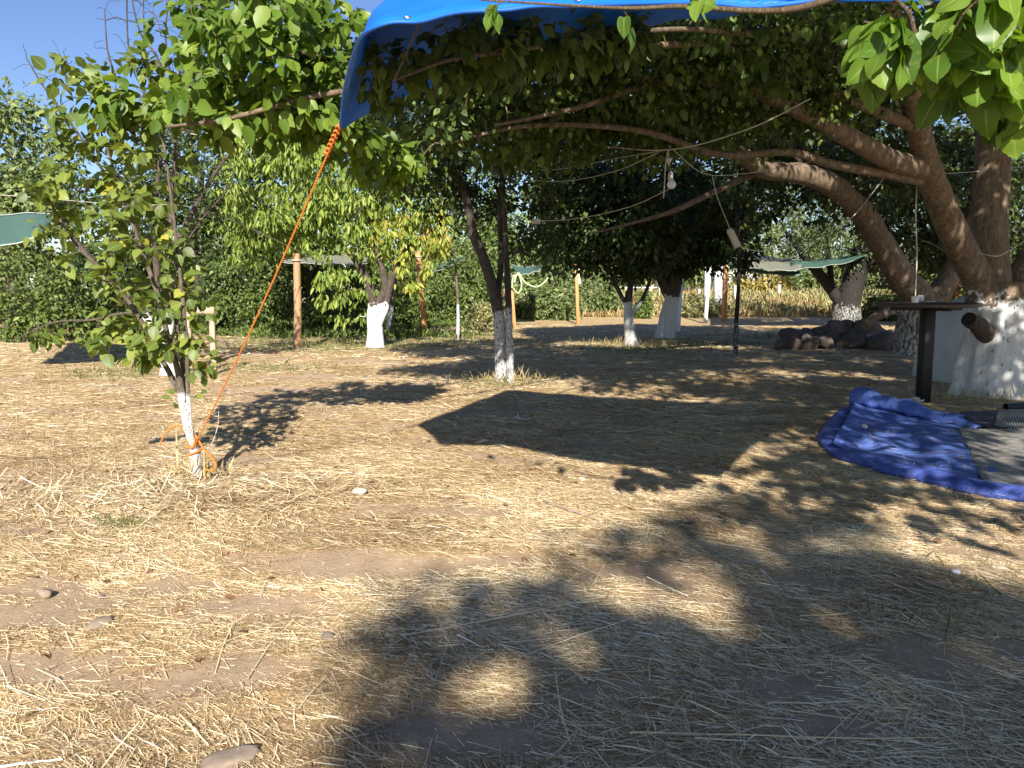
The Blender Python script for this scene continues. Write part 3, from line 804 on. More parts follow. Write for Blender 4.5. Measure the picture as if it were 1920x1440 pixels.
make_tree('peach_tree', 'peach tree with drooping leaves, part yellowing, on a forked dazzling white trunk', 'tree', (ob[0], ob[1], gh(ob[0], ob[1])),
          [(ats([(704, 651, D), (704, 620, D), (700, 590, D), (702, 575, D)]), [.23, .19, .17, .14]),
           (ats([(702, 600, D), (697, 560, D), (688, 525, D), (660, 480, D), (610, 430, D)]), [.13, .12, .1, .07, .04]),
           (ats([(704, 600, D), (712, 565, D), (722, 530, D), (700, 440, D), (690, 330, D)]), [.12, .11, .09, .07, .03]),
           (ats([(708, 610, D), (722, 575, D), (736, 520, D), (770, 460, D), (830, 420, D)]), [.1, .1, .08, .06, .03])],
          [pxblob(*b) for b in ((520, 340, D, 110, 120, 1.8), (480, 440, D, 80, 60, 1.3), (620, 300, D, 130, 120, 1.8), (700, 380, D, 90, 110, 1.4), (560, 440, D, 90, 50, 1.2), (650, 540, D, 60, 50, .7), (770, 350, D, 80, 80, 1.2), (480, 250, D, 80, 70, 1.2), (640, 590, D, 30, 25, .3), (420, 400, D, 40, 50, .8))],
          BK_peach, LF_peach, 36, 700, 18, .15, Wd=.32, kind=3, spread=.2, droop_dir=1.0, updir=.3, droop=.1, extra=yel)
ob = gnd(730, 625); D = ob[1] - 1
make_tree('sapling', 'small leaning white-painted sapling just right of the peach trunk', 'tree', (ob[0], D, gh(ob[0], D)),
          [(ats([(727, 622, D), (731, 595, D), (736, 570, D), (742, 530, D), (750, 480, D)]), [.07, .06, .055, .04, .02])],
          [pxblob(760, 500, D, 40, 40, .5)], BK_grey, LF_peach, 0, 16, 10, .12, Wd=.4)
ob = gnd(858, 640); D = ob[1]
make_tree('sapling', 'spindly white-stemmed sapling between the orange post and the twin-stemmed tree', 'tree', (ob[0], ob[1], gh(ob[0], ob[1])),
          [(ats([(858, 640, D), (859, 600, D), (858, 560, D), (855, 510, D), (850, 470, D)]), [.045, .04, .035, .03, .015])],
          [pxblob(860, 500, D, 45, 50, .6)], BK_grey, LF_hedge, 4, 34, 12, .10, Wd=.45)

# ---- tall tree behind the young one with bare upright shoots
ob = gnd(316, 700); D = ob[1]
def bare(root, bb, cb, N, R):
    tube(bb, catmull(ats([(445, 300, D - .3), (430, 350, D - .2), (380, 410, D - .1), (330, 485, D)]), 12), np.linspace(.008, .022, 12), 6)
    for a in ([(335, 260), (300, 120), (262, 60), (240, -40)], [(335, 260), (320, 150), (310, 60), (322, -30)], [(300, 300), (290, 180), (272, 100), (268, -30)],
              [(330, 240), (345, 120), (352, 40), (360, -40)], [(300, 260), (255, 130), (240, 80), (238, -20)], [(345, 250), (375, 150), (420, 60), (430, 0)], [(285, 260), (245, 200), (205, 110), (196, 20)],
              [(200, 330), (130, 230), (80, 160), (50, 110)]):
        P = catmull(ats([(x, y, D) for x, y in a]), 16)
        tube(bb, P, np.linspace(.028, .008, 16), 5, cap=False)
        tg = P[6:] + rng.normal(0, 1, (10, 3)) * [.25, .2, .15] + [0, 0, .2]
        grow(P[4:], np.full(12, .012), tg, bb, tip=.004, k=.01, segs=4, sides=4, minr=.004)
make_tree('plum_tree', 'dark-leaved tree with bare reddish shoots above its crown, behind the young tree', 'tree', (ob[0], ob[1], gh(ob[0], ob[1])),
          [(ats([(316, 700, D), (314, 660, D), (310, 620, D)]), [.13, .12, .11]),
           (ats([(312, 630, D), (322, 560, D), (318, 440, D), (328, 330, D), (330, 240, D)]), [.09, .08, .07, .05, .03]),
           (ats([(310, 630, D), (260, 580, D), (200, 520, D), (150, 460, D), (110, 400, D)]), [.08, .07, .055, .04, .02]),
           (ats([(312, 640, D), (300, 560, D), (290, 420, D), (300, 300, D)]), [.07, .06, .05, .03]),
           (ats([(318, 480, D), (360, 400, D), (400, 330, D), (445, 270, D)]), [.05, .04, .035, .015])],
          [pxblob(*b) for b in ((320, 330, D, 110, 80, 1.1), (230, 400, D, 90, 80, 1.0), (380, 420, D, 50, 60, .8), (150, 380, D, 60, 60, .8), (330, 230, D, 80, 50, .8))],
          BK_peach, LF_dark, 14, 170, 18, .09, Wd=.5, extra=bare)

# ---- trees behind the fence line, each its own
FAR = [
    ('walnut_tree', 'bluish leafy tree at the far left edge, seen over the green net', (30, 640, 25), [(25, 300, 110, 120), (0, 420, 100, 90), (70, 380, 70, 80)], LF_far, .17, 330, 26, 'plain'),
    ('broadleaf_tree', 'tall dark tree filling the gap above the wooden stand at left', (380, 640, 27), [(380, 300, 110, 140), (300, 420, 100, 110), (450, 440, 90, 90)], LF_dark, .17, 420, 26, 'plain'),
    ('broadleaf_tree', 'dark tree standing behind the left part of the peach crown', (590, 635, 30), [(580, 330, 130, 150), (640, 440, 110, 90), (500, 480, 80, 70)], LF_hedge, .18, 420, 26, 'plain'),
    ('broadleaf_tree', 'mid green tree glimpsed between the orange post and the twin trunks', (860, 625, 36), [(850, 400, 110, 110), (820, 500, 70, 50), (900, 470, 70, 70)], LF_hedge, .2, 320, 24, 'plain'),
    ('broadleaf_tree', 'tree whose crown closes the view behind the twin trunks', (1030, 610, 44), [(1010, 420, 120, 80), (1060, 480, 90, 50)], LF_far, .24, 260, 24, 'plain'),
    ('broadleaf_tree', 'pale far tree showing over the white fence', (1230, 590, 62), [(1220, 470, 90, 50), (1300, 490, 60, 45), (1150, 490, 60, 45)], LF_far, .34, 260, 22, 'plain'),
    ('broadleaf_tree', 'pale far tree behind the yellow bush and shade net', (1480, 590, 70), [(1450, 450, 110, 60), (1560, 470, 90, 50)], LF_far, .36, 260, 22, 'plain'),
    ('broadleaf_tree', 'far tree seen in the gap right of the olive trunk', (1760, 590, 52), [(1740, 490, 90, 60), (1820, 470, 90, 80)], LF_far, .3, 260, 22, 'plain'),
    ('broadleaf_tree', 'dark tree closing the view behind the big whitewashed trunk', (1930, 640, 26), [(1900, 400, 120, 150), (1980, 500, 90, 90), (1820, 330, 110, 110)], LF_dark, .17, 380, 26, 'plain'),
    ('broadleaf_tree', 'tall tree behind the leaning mulberry limb', (1700, 610, 38), [(1690, 300, 150, 90), (1580, 260, 130, 80), (1450, 290, 120, 60)], LF_dark, .2, 420, 26, 'plain'),
]
FAR += [
    ('broadleaf_tree', 'low dark tree closing the horizon behind the left hedge', (110, 640, 33), [(60, 540, 150, 70), (200, 530, 110, 80)], LF_dark, .22, 300, 24, 'plain'),
    ('broadleaf_tree', 'low dark tree closing the horizon behind the rope', (430, 640, 34), [(380, 530, 120, 80), (520, 535, 110, 75)], LF_dark, .22, 320, 24, 'plain'),
    ('broadleaf_tree', 'low dark tree behind the white forked trunk', (720, 630, 37), [(680, 520, 120, 75), (800, 530, 100, 65)], LF_hedge, .24, 320, 24, 'plain'),
    ('broadleaf_tree', 'low hazy tree on the horizon behind the fig-like bush', (1000, 600, 58), [(940, 500, 90, 50), (1060, 510, 90, 45)], LF_far, .32, 280, 24, 'plain'),
    ('broadleaf_tree', 'low hazy tree on the horizon left of the white column', (1250, 585, 80), [(1180, 520, 90, 26), (1290, 515, 80, 30)], LF_far, .42, 240, 22, 'plain'),
    ('broadleaf_tree', 'low hazy tree on the horizon behind the olive trunk', (1600, 590, 60), [(1560, 520, 100, 34), (1680, 520, 90, 40)], LF_far, .34, 260, 22, 'plain'),
    ('broadleaf_tree', 'low hazy tree on the horizon at the right edge', (1850, 600, 56), [(1800, 520, 90, 45), (1920, 520, 100, 50)], LF_far, .32, 260, 22, 'plain'),
]
for nm, lab, (bx, by, D), bl, lf, sz, n2, per, _ in FAR:
    bp = at(bx, by, D); bz = gh(bp[0], D)
    c = at(bl[0][0], bl[0][1], D)
    make_tree(nm, lab, 'tree', (bp[0], D, bz),
              [([np.array([bp[0], D, bz]), np.array([bp[0], D, bz + (c[2] - bz) * .4]), (np.array([bp[0], D, bz]) + c) / 2 + [0, 0, (c[2] - bz) * .3], c], [.22, .18, .14, .05])],
              [pxblob(a, b, D, r1, r2, 1.6) for a, b, r1, r2 in bl], BK_plain, lf, 14, n2, per, sz, 'trees closing the view beyond the clearing' if nm == 'broadleaf_tree' else None, Wd=.6, spread=.55)

# ---- bushes
BUSH = [
    ('dark leafy bush at the far left beyond the green net', 60, 640, 21, 110, 85, LF_hedge, .12),
    ('dark bush filling the shade left of the plum trunk', 190, 650, 22, 90, 90, LF_dark, .12),
    ('rounded dark hedge bush right of the wooden stand', 470, 635, 24, 80, 85, LF_hedge, .11),
    ('dark low bush left of the orange post in shade', 410, 640, 25, 50, 70, LF_dark, .12),
    ('low bright green bush left of the white forked trunk', 625, 638, 25, 60, 42, LF_hedge, .10),
    ('bush behind the forked white trunk', 740, 622, 28, 80, 75, LF_hedge, .13),
    ('bush behind the spindly sapling', 870, 622, 30, 70, 80, LF_hedge, .13),
    ('small pale green bush at the foot of the twin-stemmed tree, left side', 905, 632, 24, 35, 28, LF_weed, .10),
    ('fig-like bush with broad pale leaves behind the garden hose', 1035, 606, 35, 50, 32, LF_far, .17),
    ('grey green bush left of the thin orange post', 1000, 604, 36, 45, 35, LF_far, .15),
    ('grey green bush right of the thin orange post', 1115, 604, 38, 50, 40, LF_far, .15),
    ('sprawling green bush by the slanting white post', 1315, 603, 37, 40, 22, LF_weed, .15),
    ('ivy-clad stump bush between the two whitened trunks', 1205, 596, 36, 12, 28, LF_hedge, .13),
    ('golden yellow bush on the bank under the shade net', 1430, 570, 46, 60, 34, LF_gold, .18),
    ('pale bush below the leaning limb at right', 1660, 600, 34, 45, 30, LF_hedge, .15),
    ('bush in the gap behind the tall table', 1790, 600, 30, 70, 45, LF_far, .15),
]
for lab, px, py, D, rx, ry, lf, sz in BUSH:
    c = at(px, py, D); z0 = gh(c[0], D); k = D / PXF
    make_tree('bush', lab, 'bush', (c[0], D, z0),
              [([np.array([c[0], D, z0]), np.array([c[0] + .1, D, z0 + ry * k * .5]), np.array([c[0] - .1, D + .1, z0 + ry * k])], [.05, .04, .02]),
               ([np.array([c[0] + .2, D, z0]), np.array([c[0] + rx * k * .4, D, z0 + ry * k * .8])], [.04, .02])],
              [(c[0], D, z0 + ry * k * .95, rx * k, rx * k * .6, ry * k), (c[0] - rx * k * .4, D, z0 + ry * k * .45, rx * k * .7, rx * k * .5, ry * k * .5), (c[0] + rx * k * .4, D, z0 + ry * k * .5, rx * k * .7, rx * k * .5, ry * k * .55)],
              BK_plain, lf, 6, 170 if rx > 40 else 80, 22, sz, 'bushes round the clearing', Wd=.55, spread=.3, sides=6)

# ---- the tree behind the photographer, whose shade lies in the foreground
sh = [shade(a, b, c + 3.2, d) for a, b, c, d in ((1000, 1280, 4.3, .5), (1250, 1250, 4.6, .65), (1500, 1180, 4.6, .65), (1120, 1130, 4.4, .33), (1700, 1220, 4.7, .65), (1450, 1360, 4.3, .6), (1100, 1420, 4.2, .5), (1800, 1350, 4.6, .8),
                          (1480, 1060, 4.8, .45), (830, 1190, 4.2, .27), (880, 1340, 4.1, .32), (1330, 1020, 4.8, .25), (1650, 1090, 4.9, .35), (2000, 1250, 5.0, .9), (1300, 1600, 4.2, 1.0), (1800, 1600, 4.4, 1.0), (2100, 1500, 5, 1.2),
                          (720, 1170, 4.3, .10), (745, 1290, 4.3, .14), (900, 1130, 4.3, .18), (790, 1410, 4.2, .14), (1010, 1090, 4.3, .14), (680, 1220, 4.3, .07), (700, 1330, 4.3, .07), (760, 1120, 4.3, .07), (960, 1060, 4.4, .07), (1100, 1020, 4.5, .09), (1180, 1050, 4.5, .12), (840, 1100, 4.3, .08), (720, 1420, 4.2, .08), (1260, 990, 4.6, .2), (1400, 960, 4.6, .3), (1550, 985, 4.6, .3))]
bx, by_ = 3.2, -12.5
FLECKS += [(gnd(a, b)[0], gnd(a, b)[1], c, d) for a, b, c, d in ((960, 1290, .10, .22), (835, 1275, .09, .12), (1485, 1215, .13, .13), (1505, 1375, .09, .12), (1110, 1235, .09, .10), (1200, 1130, .13, .13), (1380, 1300, .06, .08), (1660, 1290, .10, .10), (1250, 1420, .09, .08), (1820, 1230, .12, .12), (1330, 1170, .10, .1), (1050, 1190, .08, .1), (1590, 1160, .10, .12), (1150, 1350, .08, .1))]
make_tree('shade_tree', 'leafy tree behind the camera whose shade covers the near ground', 'tree', (bx, by_, gh(bx, by_)),
          [([np.array([bx, by_, 0]), np.array([bx - .1, by_, 2]), np.array([bx - .3, by_ + .2, 4.5]), np.array([bx - .8, by_ + 1, 6.2]), np.array([bx - 1.2, by_ + 1.8, 7.2])], [.3, .26, .2, .12, .06])],
          sh, BK_plain, LF_mul, 30, 640, 24, .12, Wd=.75, spread=.22, shell=.1)

FLECKS.clear()
# ------------------------------------------------------------------ blue tarp overhead
m, n, p, out = mat('blue_tarp')
co = objco(n)
c = mixc(n, noise(n, co, 5, 4), (.005, .10, .62), (.01, .17, .80))
n.links.new(c, p.inputs['Base Color']); p.inputs['Roughness'].default_value = .42
bump(n, p, noise(n, mapping(n, co, (2, 5, 3)), 3, 5, .6, .6), .35, .03)
t = nd(n, 'ShaderNodeBsdfTranslucent'); t.inputs[0].default_value = (.0, .06, .5, 1)
mx = nd(n, 'ShaderNodeMixShader'); mx.inputs[0].default_value = .015
n.links.new(p.outputs[0], mx.inputs[1]); n.links.new(t.outputs[0], mx.inputs[2]); n.links.new(mx.outputs[0], out.inputs[0])
M_tarp = m
# rows run away from the camera; each column starts at the hem
hem = [(638, 232, 4.1), (645, 165, 3.8), (662, 105, 3.4), (690, 62, 2.98), (780, 45, 2.92), (880, 18, 2.86), (1060, 12, 2.78), (1300, 8, 2.5), (1700, 4, 2.28), (2250, -15, 2.05)]
r1 = [(664, 228, 4.22), (694, 195, 4.3), (725, 130, 4.25), (752, 6, 3.75), (850, -50, 3.6), (980, -80, 3.55), (1150, -90, 3.4), (1380, -100, 3.1), (1800, -120, 2.9), (2400, -150, 2.6)]
hemP = np.array(ats(hem)); r1P = np.array(ats(r1))
CE = np.array([.1, 5.6, 3.0])
far = np.array([CE + (np.array([4.0, 3.7, 3.1]) - CE) * t for t in np.linspace(0, 1, len(hem))])
cols = []
for a, b, c_ in zip(hemP, r1P, far):
    cols.append(catmull([a, b, b * .45 + c_ * .55 + [0, 0, .04], c_], 22))
cols = np.array(cols)
G = np.array([catmull(cols[:, k], 60) for k in range(cols.shape[1])])      # rows x 60
G[..., 2] += .012 * np.sin(G[..., 0] * 14 + G[..., 1] * 5) * np.linspace(0, 1, G.shape[0])[:, None]
G[..., 2] += .03 * (vnoise(G[..., 0] * 3, G[..., 1] * 3, seed=81) - .5) + .02 * (vnoise(G[..., 0] * 9 + G[..., 1] * 4, G[..., 1] * 2, seed=82) - .5)
tb_ = Buf()
h_, w_ = G.shape[:2]
i, j = np.meshgrid(np.arange(h_ - 1), np.arange(w_ - 1), indexing='ij')
F = np.stack([i * w_ + j, i * w_ + j + 1, (i + 1) * w_ + j + 1, (i + 1) * w_ + j], -1).reshape(-1, 4)
tb_.add(G.reshape(-1, 3), F)
tarp = tb_.build('tarp', M_tarp, loc=tuple(G[0, 0]))
tag(tarp, 'bright blue plastic tarp stretched overhead across the top, one corner pulled down by a rope', 'tarp')
sol = tarp.modifiers.new('thickness', 'SOLIDIFY'); sol.thickness = .004
hb = Buf(); tube(hb, catmull(G[0], 90), .007, 6)
M_hem = plain('tarp_hem', (.01, .12, .6), .5)
hb2 = hb.build('hem', M_hem, tarp)
M_metal = plain('aluminium', (.6, .6, .6), .35, .1, metal=1)
for kx, px in enumerate((1083, 780, 1400)):
    jx = int(np.argmin(np.abs(G[1, :, 0] / G[1, :, 1] * PXF + 960 - px)))
    g = G[0, jx] * .75 + G[2, jx] * .25
    gb_ = Buf(); th = np.linspace(0, 2 * math.pi, 15)
    dxv = norm(G[0, jx + 1] - G[0, jx]); dyv = norm(G[2, jx] - G[0, jx])
    nn = np.cross(dyv, dxv); nn = nn if nn[1] < 0 else -nn
    tube(gb_, np.array([g + .012 * (math.cos(a) * dxv + math.sin(a) * dyv) + nn * .004 for a in th]), .0035, 6, cap=False)
    gb_.build('grommet', M_metal, tarp)

# ------------------------------------------------------------------ orange rope
m, n, p, out = mat('orange_rope')
wv = nd(n, 'ShaderNodeTexWave'); wv.inputs['Scale'].default_value = 60; wv.inputs['Distortion'].default_value = 2
n.links.new(mapping(n, objco(n), (1, 1, 1.4), (0, .7, 0)), wv.inputs[0])
c = ramp(n, wv.outputs[0], [(.2, (.55, .10, .015)), (.8, (.85, .27, .03))])
n.links.new(c, p.inputs['Base Color']); p.inputs['Roughness'].default_value = .7
bump(n, p, wv.outputs[0], .6, .003)
M_rope = m
rt = hemP[0]; kn = at(366, 832, YD - .05)
rp = thing('rope', 'orange rope running from the tarp corner down to the young tree trunk', 'rope', kn)
rb = Buf()
s = np.linspace(0, 1, 40)[:, None]
line = rt + (kn - rt) * s; line[:, 2] -= .05 * np.sin(math.pi * s[:, 0])
# two twisted strands
for ph in (0, math.pi):
    dv = norm(kn - rt); u1 = norm(np.cross(dv, [0, 0, 1.])); u2 = np.cross(dv, u1)
    Lr = np.linspace(0, 1, 700)[:, None]; l2 = rt + (kn - rt) * Lr; l2[:, 2] -= .05 * np.sin(math.pi * Lr[:, 0])
    a = Lr * np.linalg.norm(kn - rt) / .035 * 2 * math.pi + ph
    tube(rb, l2 + .0025 * (np.cos(a) * u1 + np.sin(a) * u2), .0034, 5)
rb.build('line', M_rope, rp)
kb = Buf()
# bundled knot at tarp corner
kd = norm(kn - rt)
for q in range(7):
    th = np.linspace(0, 2 * math.pi * 1.1, 18)
    c0 = rt + kd * (.02 + .028 * q)
    u1 = norm(np.cross(kd, [0, 0, 1.])); u2 = np.cross(kd, u1)
    tube(kb, np.array([c0 + .013 * (math.cos(a) * u1 + math.sin(a) * u2) + kd * .01 * math.sin(a * 2) for a in th]), .005, 5, cap=False)
kb.build('knot', M_rope, rp)
tbf = Buf()
for py, px in ((835, 364), (848, 366)):
    c0 = at(px, py, YD); th = np.linspace(0, 2 * math.pi, 24)
    tube(tbf, np.array([c0 + [.045 * math.cos(a), .045 * math.sin(a), .018 * math.cos(a)] for a in th]), .007, 6, cap=False)
tube(tbf, catmull(ats([(343, 800, YD - .02), (325, 800, YD - .05), (308, 815, YD - .08), (300, 835, YD - .08)]), 20), .006, 6)
tube(tbf, catmull(ats([(366, 815, YD - .06), (380, 838, YD - .07), (398, 860, YD - .08), (405, 872, YD - .1), (398, 882, YD - .12), (384, 880, YD - .1)]), 28), .0075, 6)
tube(tbf, catmull(ats([(366, 820, YD - .05), (362, 838, YD - .05), (354, 838, YD - .05), (352, 826, YD - .02)]), 12), .007, 6)
tbf.build('tied_end', M_rope, rp)

# ------------------------------------------------------------------ tall table
tp = gnd(1730, 752); TDp = tp[1]
table = thing('bar_table', 'tall round dark table on a square black post under the mulberry', 'table', (tp[0], tp[1], gh(tp[0], tp[1])))
M_post = plain('black_post', (.011, .010, .010), .55, .4, 14, bmp=.3)
M_top = plain('dark_red_top', (.04, .018, .016), .4, .4, 9)
ztop = at(1738, 568, TDp)[2]
b = Buf(); box(b, (tp[0], tp[1], gh(tp[0], tp[1]) - .05), .13, .13, ztop - .03 - gh(tp[0], tp[1]) + .05, .12)
b.build('post', M_post, table)
b = Buf(); cc = np.array([at(1738, 568, TDp)[0], TDp, 0]); rr = 92 * TDp / PXF
th = np.linspace(0, 2 * math.pi, 48, endpoint=False)
rings = [(0, ztop - .045), (rr - .02, ztop - .045), (rr, ztop - .04), (rr, ztop - .006), (rr - .01, ztop), (0, ztop)]
V = np.array([[cc[0] + r_ * math.cos(a), cc[1] + r_ * math.sin(a), z_ + .006 * math.cos(a - 1)] for r_, z_ in rings for a in th])
i, j = np.meshgrid(np.arange(len(rings) - 1), np.arange(48), indexing='ij'); j2 = (j + 1) % 48
b.add(V, np.stack([i * 48 + j, i * 48 + j2, (i + 1) * 48 + j2, (i + 1) * 48 + j], -1).reshape(-1, 4))
b.build('table_top', M_top, table, smooth=False)
b = Buf(); box(b, (cc[0], cc[1], ztop - .09), rr * 1.5, .06, .044, .1); box(b, (cc[0], cc[1], ztop - .09), .06, rr * 1.5, .043, .1)
b.build('brace', M_post, table)
def lathe(b, c, prof, seg=20, mi=0):
    th = np.linspace(0, 2 * math.pi, seg, endpoint=False)
    V = np.array([[c[0] + r_ * math.cos(a), c[1] + r_ * math.sin(a), c[2] + z_] for r_, z_ in prof for a in th])
    i, j = np.meshgrid(np.arange(len(prof) - 1), np.arange(seg), indexing='ij'); j2 = (j + 1) % seg
    b.add(V, np.stack([i * seg + j, i * seg + j2, (i + 1) * seg + j2, (i + 1) * seg + j], -1).reshape(-1, 4), .5, mi)
M_china = plain('white_china', (.75, .75, .73), .25, .05)
b = Buf(); c_ = at(1716, 560, TDp - .3)
lathe(b, (0, 0, 0), [(0, 0), (.035, 0), (.04, .01), (.045, .075), (.042, .078), (.036, .012), (0, .012)])
o = b.build('cup', M_china); o.location = (c_[0], TDp - .3, ztop + .006); tag(o, 'small white cup standing on the tall table', 'cup')
b = Buf(); lathe(b, (0, 0, 0), [(0, 0), (.05, 0), (.085, .018), (.087, .022), (.05, .006), (0, .006)])
o = b.build('saucer', M_china); c2 = at(1742, 560, TDp - .15); o.location = (c2[0], TDp - .15, ztop + .006); tag(o, 'shallow white dish beside the cup on the tall table', 'dish')
M_glass = plain('clear_plastic', (.6, .62, .62), .15, .05)
b = Buf(); lathe(b, (0, 0, 0), [(0, 0), (.03, 0), (.036, .09), (.034, .09), (.028, .006), (0, .006)])
o = b.build('tumbler', M_glass); c2 = at(1727, 560, TDp - .05); o.location = (c2[0], TDp - .05, ztop + .006); tag(o, 'pale tumbler behind the cup on the tall table', 'tumbler')

# ------------------------------------------------------------------ stones
def stone(name, label, cat, c, sx, sy, sz, m_, group=None, seed=0, sink=.25):
    b = Buf(); rs = np.random.default_rng(seed)
    nth, nph = 22, 14
    a = np.linspace(0, 2 * math.pi, nth, endpoint=False); f = np.linspace(0, math.pi, nph)
    A, Fi = np.meshgrid(a, f)
    d = np.stack([np.cos(A) * np.sin(Fi), np.sin(A) * np.sin(Fi), np.cos(Fi)], -1)
    off = rs.random(3) * 90
    q = d * 1.3 + off
    r_ = 1 + .5 * (vnoise(q[..., 0], q[..., 1], q[..., 2], seed) - .5) + .2 * (vnoise(q[..., 0] * 3, q[..., 1] * 3, q[..., 2] * 3, seed) - .5)
    for k in range(5):                                          # flat facets
        nn = norm(rs.normal(0, 1, 3)); dd = (d * r_[..., None]) @ nn
        r_ = np.where(dd > .68, r_ * .68 / np.maximum(dd, .1), r_)
    V = d * r_[..., None] * [sx, sy, sz]
    rz = rs.random() * 3.1; V = V @ np.array([[math.cos(rz), math.sin(rz), 0], [-math.sin(rz), math.cos(rz), 0], [0, 0, 1]]) if rz else V
    V[..., 2] += sz * (1 - sink)
    i, j = np.meshgrid(np.arange(nph - 1), np.arange(nth), indexing='ij'); j2 = (j + 1) % nth
    b.add(V.reshape(-1, 3), np.stack([i * nth + j, (i + 1) * nth + j, (i + 1) * nth + j2, i * nth + j2], -1).reshape(-1, 4))
    o = b.build(name, m_); o.location = [float(v) for v in c]
    return tag(o, label, cat, group)
M_stone = plain('fieldstone', (.26, .20, .15), .9, .4, 14, bmp=.6)
M_dkstone = plain('brown_stone', (.13, .10, .08), .9, .45, 10, bmp=.7)
M_pale = plain('pale_stone', (.62, .56, .47), .85, .2, 14, bmp=.4)
for lab, px, py, sx, sy, sz, mm, sd_ in (
    ('small brown stone lying on straw at the left edge', 85, 1112, .035, .03, .028, M_stone, 1),
    ('flat oval brown stone left of the bare soil patches', 182, 1165, .07, .04, .018, M_stone, 2),
    ('pale rounded stone in the sunlit straw near the middle', 675, 930, .075, .05, .03, M_pale, 3),
    ('large flat stone cut by the bottom edge', 435, 1428, .085, .055, .02, M_stone, 4),
    ('tiny brown pebble above the flat oval stone', 188, 1108, .02, .017, .012, M_stone, 5),
    ('small dark stone right of the lower bare patch', 612, 1195, .04, .03, .014, M_stone, 6),
    ('white stone against the foot of the table post', 1720, 752, .10, .07, .045, M_pale, 7),
    ('small pale pebble in the strip of sun at right', 1790, 1078, .03, .022, .014, plain('white_pebble', (.8, .8, .82), .6, .1), 8),
    ('small pale pebble left of the dark feathery shadow', 1090, 898, .035, .025, .012, plain('white_scrap', (.75, .75, .8), .6, .1), 9),
    ('small tan stone resting on the folded blue sheet', 1621, 818, .035, .03, .025, M_pale, 10)):
    g = gnd(px, py); z = gh(g[0], g[1])
    if 'blue sheet' in lab: z = .075
    stone('stone', lab, 'stone', (g[0], g[1], z), sx, sy, sz, mm, None, sd_, .3)
# heap of fieldstones behind the clearing
hp = [(1480, 655), (1510, 650), (1545, 652), (1580, 655), (1612, 655), (1645, 660), (1675, 662), (1465, 660), (1530, 662), (1600, 665), (1640, 668),
      (1500, 640), (1530, 637), (1562, 638), (1598, 640), (1630, 645), (1660, 650), (1690, 655), (1545, 625), (1575, 622), (1605, 625), (1640, 630), (1668, 638), (1590, 612), (1560, 614), (1622, 616), (1516, 628), (1652, 622), (1680, 628), (1484, 646)]
for q, (px, py) in enumerate(hp):
    base_y = 655 - (0 if q < 11 else 6 if q < 18 else 12)
    D = gnd(px, base_y)[1]
    c = at(px, py + 8, D); k = D / PXF
    r_ = random.uniform(15, 25) * k
    stone('rock', 'brown fieldstone in the shaded heap left of the table', 'rock', (c[0], D + random.uniform(-.2, .3), max(gh(c[0], D) - .03, c[2] - r_ * .4)), r_ * 1.15, r_ * .9, r_ * .8, M_dkstone, 'rocks heaped by the leaning mulberry', 100 + q, .2)

# ------------------------------------------------------------------ blue groundsheet, mats
def clothmat(name, a, b_, sc=60, rough=.6, bs=.2):
    m, n, p, out = mat(name)
    co = objco(n)
    c = mixc(n, noise(n, co, 3, 6), a, b_)
    dust = ramp(n, noise(n, co, 7, 7, .7), [(.55, 0), (.75, .55)])
    c = mixc(n, dust, c, tuple(.6 * q + .18 for q in b_))
    n.links.new(c, p.inputs['Base Color']); p.inputs['Roughness'].default_value = rough
    cr = nd(n, 'ShaderNodeTexVoronoi', feature='DISTANCE_TO_EDGE'); cr.inputs['Scale'].default_value = 6
    n.links.new(mapping(n, co, (1, 1.6, 1), (0, 0, .4)), cr.inputs[0])
    bump(n, p, math_(n, 'ADD', math_(n, 'ADD', noise(n, co, 7, 6, .65, 1.2), math_(n, 'MULTIPLY', noise(n, co, sc, 2), .15)), math_(n, 'MULTIPLY', cr.outputs[0], .7)), min(1, bs * 4), .035)
    return m
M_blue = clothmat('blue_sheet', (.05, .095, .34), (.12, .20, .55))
M_blue_shade = clothmat('blue_sheet_fold_shade', (.035, .06, .27), (.08, .13, .46))  # darker copy of the sheet blue, the fold's shade put into the colour
M_gmat = clothmat('grey_mat', (.20, .185, .16), (.30, .28, .25))
gs0 = gnd(1560, 845)
gs = thing('groundsheet', 'crumpled blue groundsheet with rolled edges lying on the straw at right', 'groundsheet', (gs0[0], gs0[1], 0))
# flat floor of the sheet
def quad_sheet(corn, nu, nv, zf):
    A, B, C_, D_ = [gnd(*c)[:2] for c in corn]
    u, v = np.meshgrid(np.linspace(0, 1, nu), np.linspace(0, 1, nv))
    XY = (A * (1 - u)[..., None] + B * u[..., None]) * (1 - v)[..., None] + (D_ * (1 - u)[..., None] + C_ * u[..., None]) * v[..., None]
    Z = gz(XY[..., 0], XY[..., 1]) + zf(XY[..., 0], XY[..., 1], u, v)
    V = np.concatenate([XY, Z[..., None]], -1)
    i, j = np.meshgrid(np.arange(nv - 1), np.arange(nu - 1), indexing='ij')
    return V.reshape(-1, 3), np.stack([i * nu + j, i * nu + j + 1, (i + 1) * nu + j + 1, (i + 1) * nu + j], -1).reshape(-1, 4)
b = Buf()
V, F = quad_sheet([(1560, 852), (1905, 932), (1800, 806), (1604, 772)], 90, 60, lambda x, y, u, v: .034 + .03 * vnoise(x * 3, y * 3, seed=51) + .02 * vnoise(x * 9, y * 5, seed=52) + .05 * np.exp(-u * 9))
b.add(V, F); b.build('floor_sheet', M_blue, gs)
